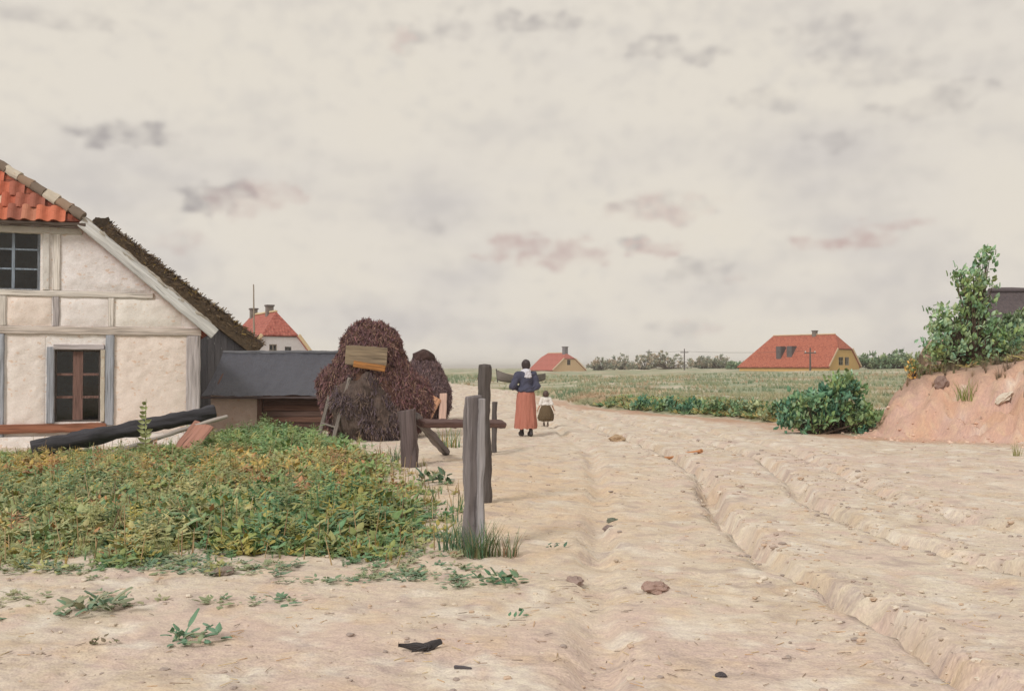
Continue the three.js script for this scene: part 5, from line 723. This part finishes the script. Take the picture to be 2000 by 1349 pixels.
  { let d = 16; const x = X(1985, 20); while (d < 24 && groundH(x, d) < 0.28) d += 0.05; single('stump', 'grey rotten stump at the foot of the sand bank', 'stump', beam(atV(x, d, -0.15), atV(x + 0.03, d + 0.1, 0.62), 0.2, 0.18, { round: 0.9, amp: 0.06, seed: 77, n: 16 }), wood(S(140, 128, 126))); }

  // single weeds and tufts in the open sand
  const weed = (name, label, px, py, size, cols, { leaves = 10, up = 0.5, grass = false, seed = 1, cat = 'weed' } = {}) => { const [x, d] = G(px, py), g = grass ? tuft(seed, leaves, 0.5, leaves > 30 ? 0.8 : 0.4) : mat3(seed, leaves); g.scale(size, size, size); const n = g.attributes.position.count, col = new Float32Array(n * 3), per = grass ? 18 : 48; for (let k = 0; k < n; k++) { const c = cols[Math.floor(k / per) % cols.length]; col.set([c.r, c.g, c.b], k * 3); } g.setAttribute('color', new THREE.BufferAttribute(col, 3)); const t = thing(name, label, cat, at(x, d)); part('leaves', g, new THREE.MeshPhysicalMaterial({ vertexColors: true, roughness: 0.6, side: THREE.DoubleSide, transmission: 0.2, thickness: 0 }), t); return t; };
  weed('dock_plant', 'lone pale green weed standing by itself in the pink sand', 385, 1250, 0.19, [S(112, 150, 122), S(142, 156, 122), S(104, 142, 112)], { leaves: 34, up: 1.0, seed: 101, cat: 'weed' });
  weed('dock_plant', 'wide flat grey-green weed on the bare sand before the patch', 190, 1195, 0.22, [S(142, 152, 122), S(112, 142, 114), S(154, 158, 128)], { leaves: 40, up: 1.35, seed: 102, cat: 'weed' });
  weed('dock_plant', 'smallest olive-brown weed between the pale green and grey-green weeds', 205, 1252, 0.1, [S(108, 108, 74), S(124, 112, 92)], { leaves: 14, up: 1.0, seed: 103, cat: 'weed' });
  weed('grass_tuft', 'bushy grass tuft growing at the foot of the split post', 935, 1086, 0.26, [S(112, 122, 82), S(92, 124, 88), S(134, 128, 92), S(72, 112, 82)], { leaves: 120, grass: true, seed: 104, cat: 'grass' });
  weed('grass_tuft', 'green grass clump between the split post and the weed patch', 885, 1072, 0.25, [S(92, 126, 96), S(112, 128, 92), S(80, 116, 92)], { leaves: 60, grass: true, seed: 105, cat: 'grass' });
  weed('grass_tuft', 'sparse reddish green grass on the road side of the split post', 990, 1082, 0.2, [S(112, 124, 84), S(160, 128, 100), S(92, 122, 84)], { leaves: 45, grass: true, seed: 106, cat: 'grass' });
  weed('dock_plant', 'green weed creeping on the sand in front of the post tuft', 978, 1140, 0.19, [S(82, 128, 94), S(104, 134, 100), S(130, 138, 104)], { leaves: 32, up: 1.25, seed: 107, cat: 'weed' });
  weed('dock_plant', 'tiny green seedling on the open sand', 1018, 1200, 0.1, [S(86, 132, 100)], { leaves: 6, up: 0.7, seed: 108, cat: 'weed' });
  weed('dock_plant', 'small dark green sprig on the open road beside the posts', 1085, 1070, 0.1, [S(86, 118, 98), S(70, 108, 86)], { leaves: 8, up: 0.9, seed: 109, cat: 'weed' });
  weed('grass_tuft', 'bright yellow-green grass tuft at the foot of the bank', 1888, 856, 0.42, [S(132, 146, 72), S(118, 134, 64), S(146, 156, 92)], { leaves: 60, grass: true, seed: 110, cat: 'grass' });
  weed('grass_tuft', 'green grass beside the low rail and the prop', 880, 872, 0.42, [S(96, 130, 92), S(120, 134, 84), S(160, 138, 70)], { leaves: 40, grass: true, seed: 111, cat: 'grass' });
  weed('grass_tuft', 'green grass sprig at the side of the stump post foot', 772, 905, 0.3, [S(88, 128, 98), S(108, 124, 88)], { leaves: 24, grass: true, seed: 112, cat: 'grass' });
  weed('dock_plant', 'green weed beside the foot of the stump post', 850, 945, 0.3, [S(78, 112, 84), S(104, 122, 84), S(70, 98, 70)], { leaves: 30, up: 0.6, seed: 113, cat: 'weed' });
  weed('grass_tuft', 'thin olive grass at the road edge below the bank', 1985, 892, 0.24, [S(156, 152, 100), S(142, 142, 92)], { leaves: 24, grass: true, seed: 114, cat: 'grass' });
  weed('grass_tuft', 'long thin green blades beside the tall round post', 893, 1015, 0.28, [S(76, 122, 92), S(104, 130, 92)], { leaves: 8, grass: true, seed: 115, cat: 'grass' });
  // tall stalk before the log
  { const [x, d] = [X(284, 15.7), 15.7], t = thing('tall_stalk', 'tall pale green stalk with paired leaves before the black log', 'plant', at(x, d)), list = [], rr = rng(9), H = 0.92; for (let i = 0; i < 11; i++) for (const s of [-1, 1]) { const g = leafGeo(0.15 * (1 - i * 0.045), 0.06); g.rotateX(0.2); g.rotateZ(-s * (0.9 + 0.3 * rr())); g.rotateY((rr() - 0.5) * 1.4); g.translate(0, H * (0.12 + i / 11 * 0.86), 0); list.push(g); }
    part('stem', beam(V(0, -0.03, 0), V(0.01, H, 0), 0.02, 0.02, { round: 1, n: 8, taper: 0.5, amp: 0.002 }), mat(S(140, 146, 96)), t); part('leaves', merged(list), mat(S(164, 172, 124), { roughness: 0.6 }), t); }
  // charred branch in the foreground, splinter beside it
  { const [x, d] = G(822, 1266), t = thing('charred_branch', 'broken piece of black charred wood lying on the sand', 'branch', at(x, d), 0.2), m = wood(S(66, 62, 66), { roughness: 0.7 });
    part('main_piece', beam(V(-0.11, 0.03, -0.02), V(0.05, 0.014, 0.02), 0.038, 0.024, { round: 0.4, amp: 0.02, seed: 81, n: 12, step: 0.02, taper: 1.3 }), m, t); part('side_piece', beam(V(0.02, 0.016, 0.015), V(0.11, 0.03, -0.05), 0.034, 0.02, { round: 0.4, amp: 0.016, seed: 82, n: 10, step: 0.02, taper: 0.6 }), m, t); part('side_piece', beam(V(0.03, 0.014, 0.02), V(-0.05, 0.012, 0.06), 0.026, 0.018, { round: 0.4, amp: 0.012, seed: 83, n: 10, step: 0.02, taper: 0.5 }), m, t);
    const [x2, d2] = G(905, 1305); single('splinter', 'small dark wood splinter near the charred piece on the sand', 'splinter', beam(atV(x2 - 0.04, d2 + 0.01, 0.008), atV(x2 + 0.04, d2 - 0.02, 0.008), 0.018, 0.012, { round: 0.4, amp: 0.006, seed: 84, n: 8, step: 0.02, taper: 0.5 }), wood(S(96, 92, 100)));
    const [x3, d3] = G(1355, 888); single('stick', 'orange-brown stick lying on the road near the first rut', 'stick', beam(atV(x3 - 0.4, d3 + 0.7, 0.06), atV(x3 + 0.1, d3 - 0.1, 0.05), 0.07, 0.06, { round: 0.8, amp: 0.02, seed: 85, n: 10 }), wood(S(196, 138, 96))); }
}

renderer.render(scene, camera);
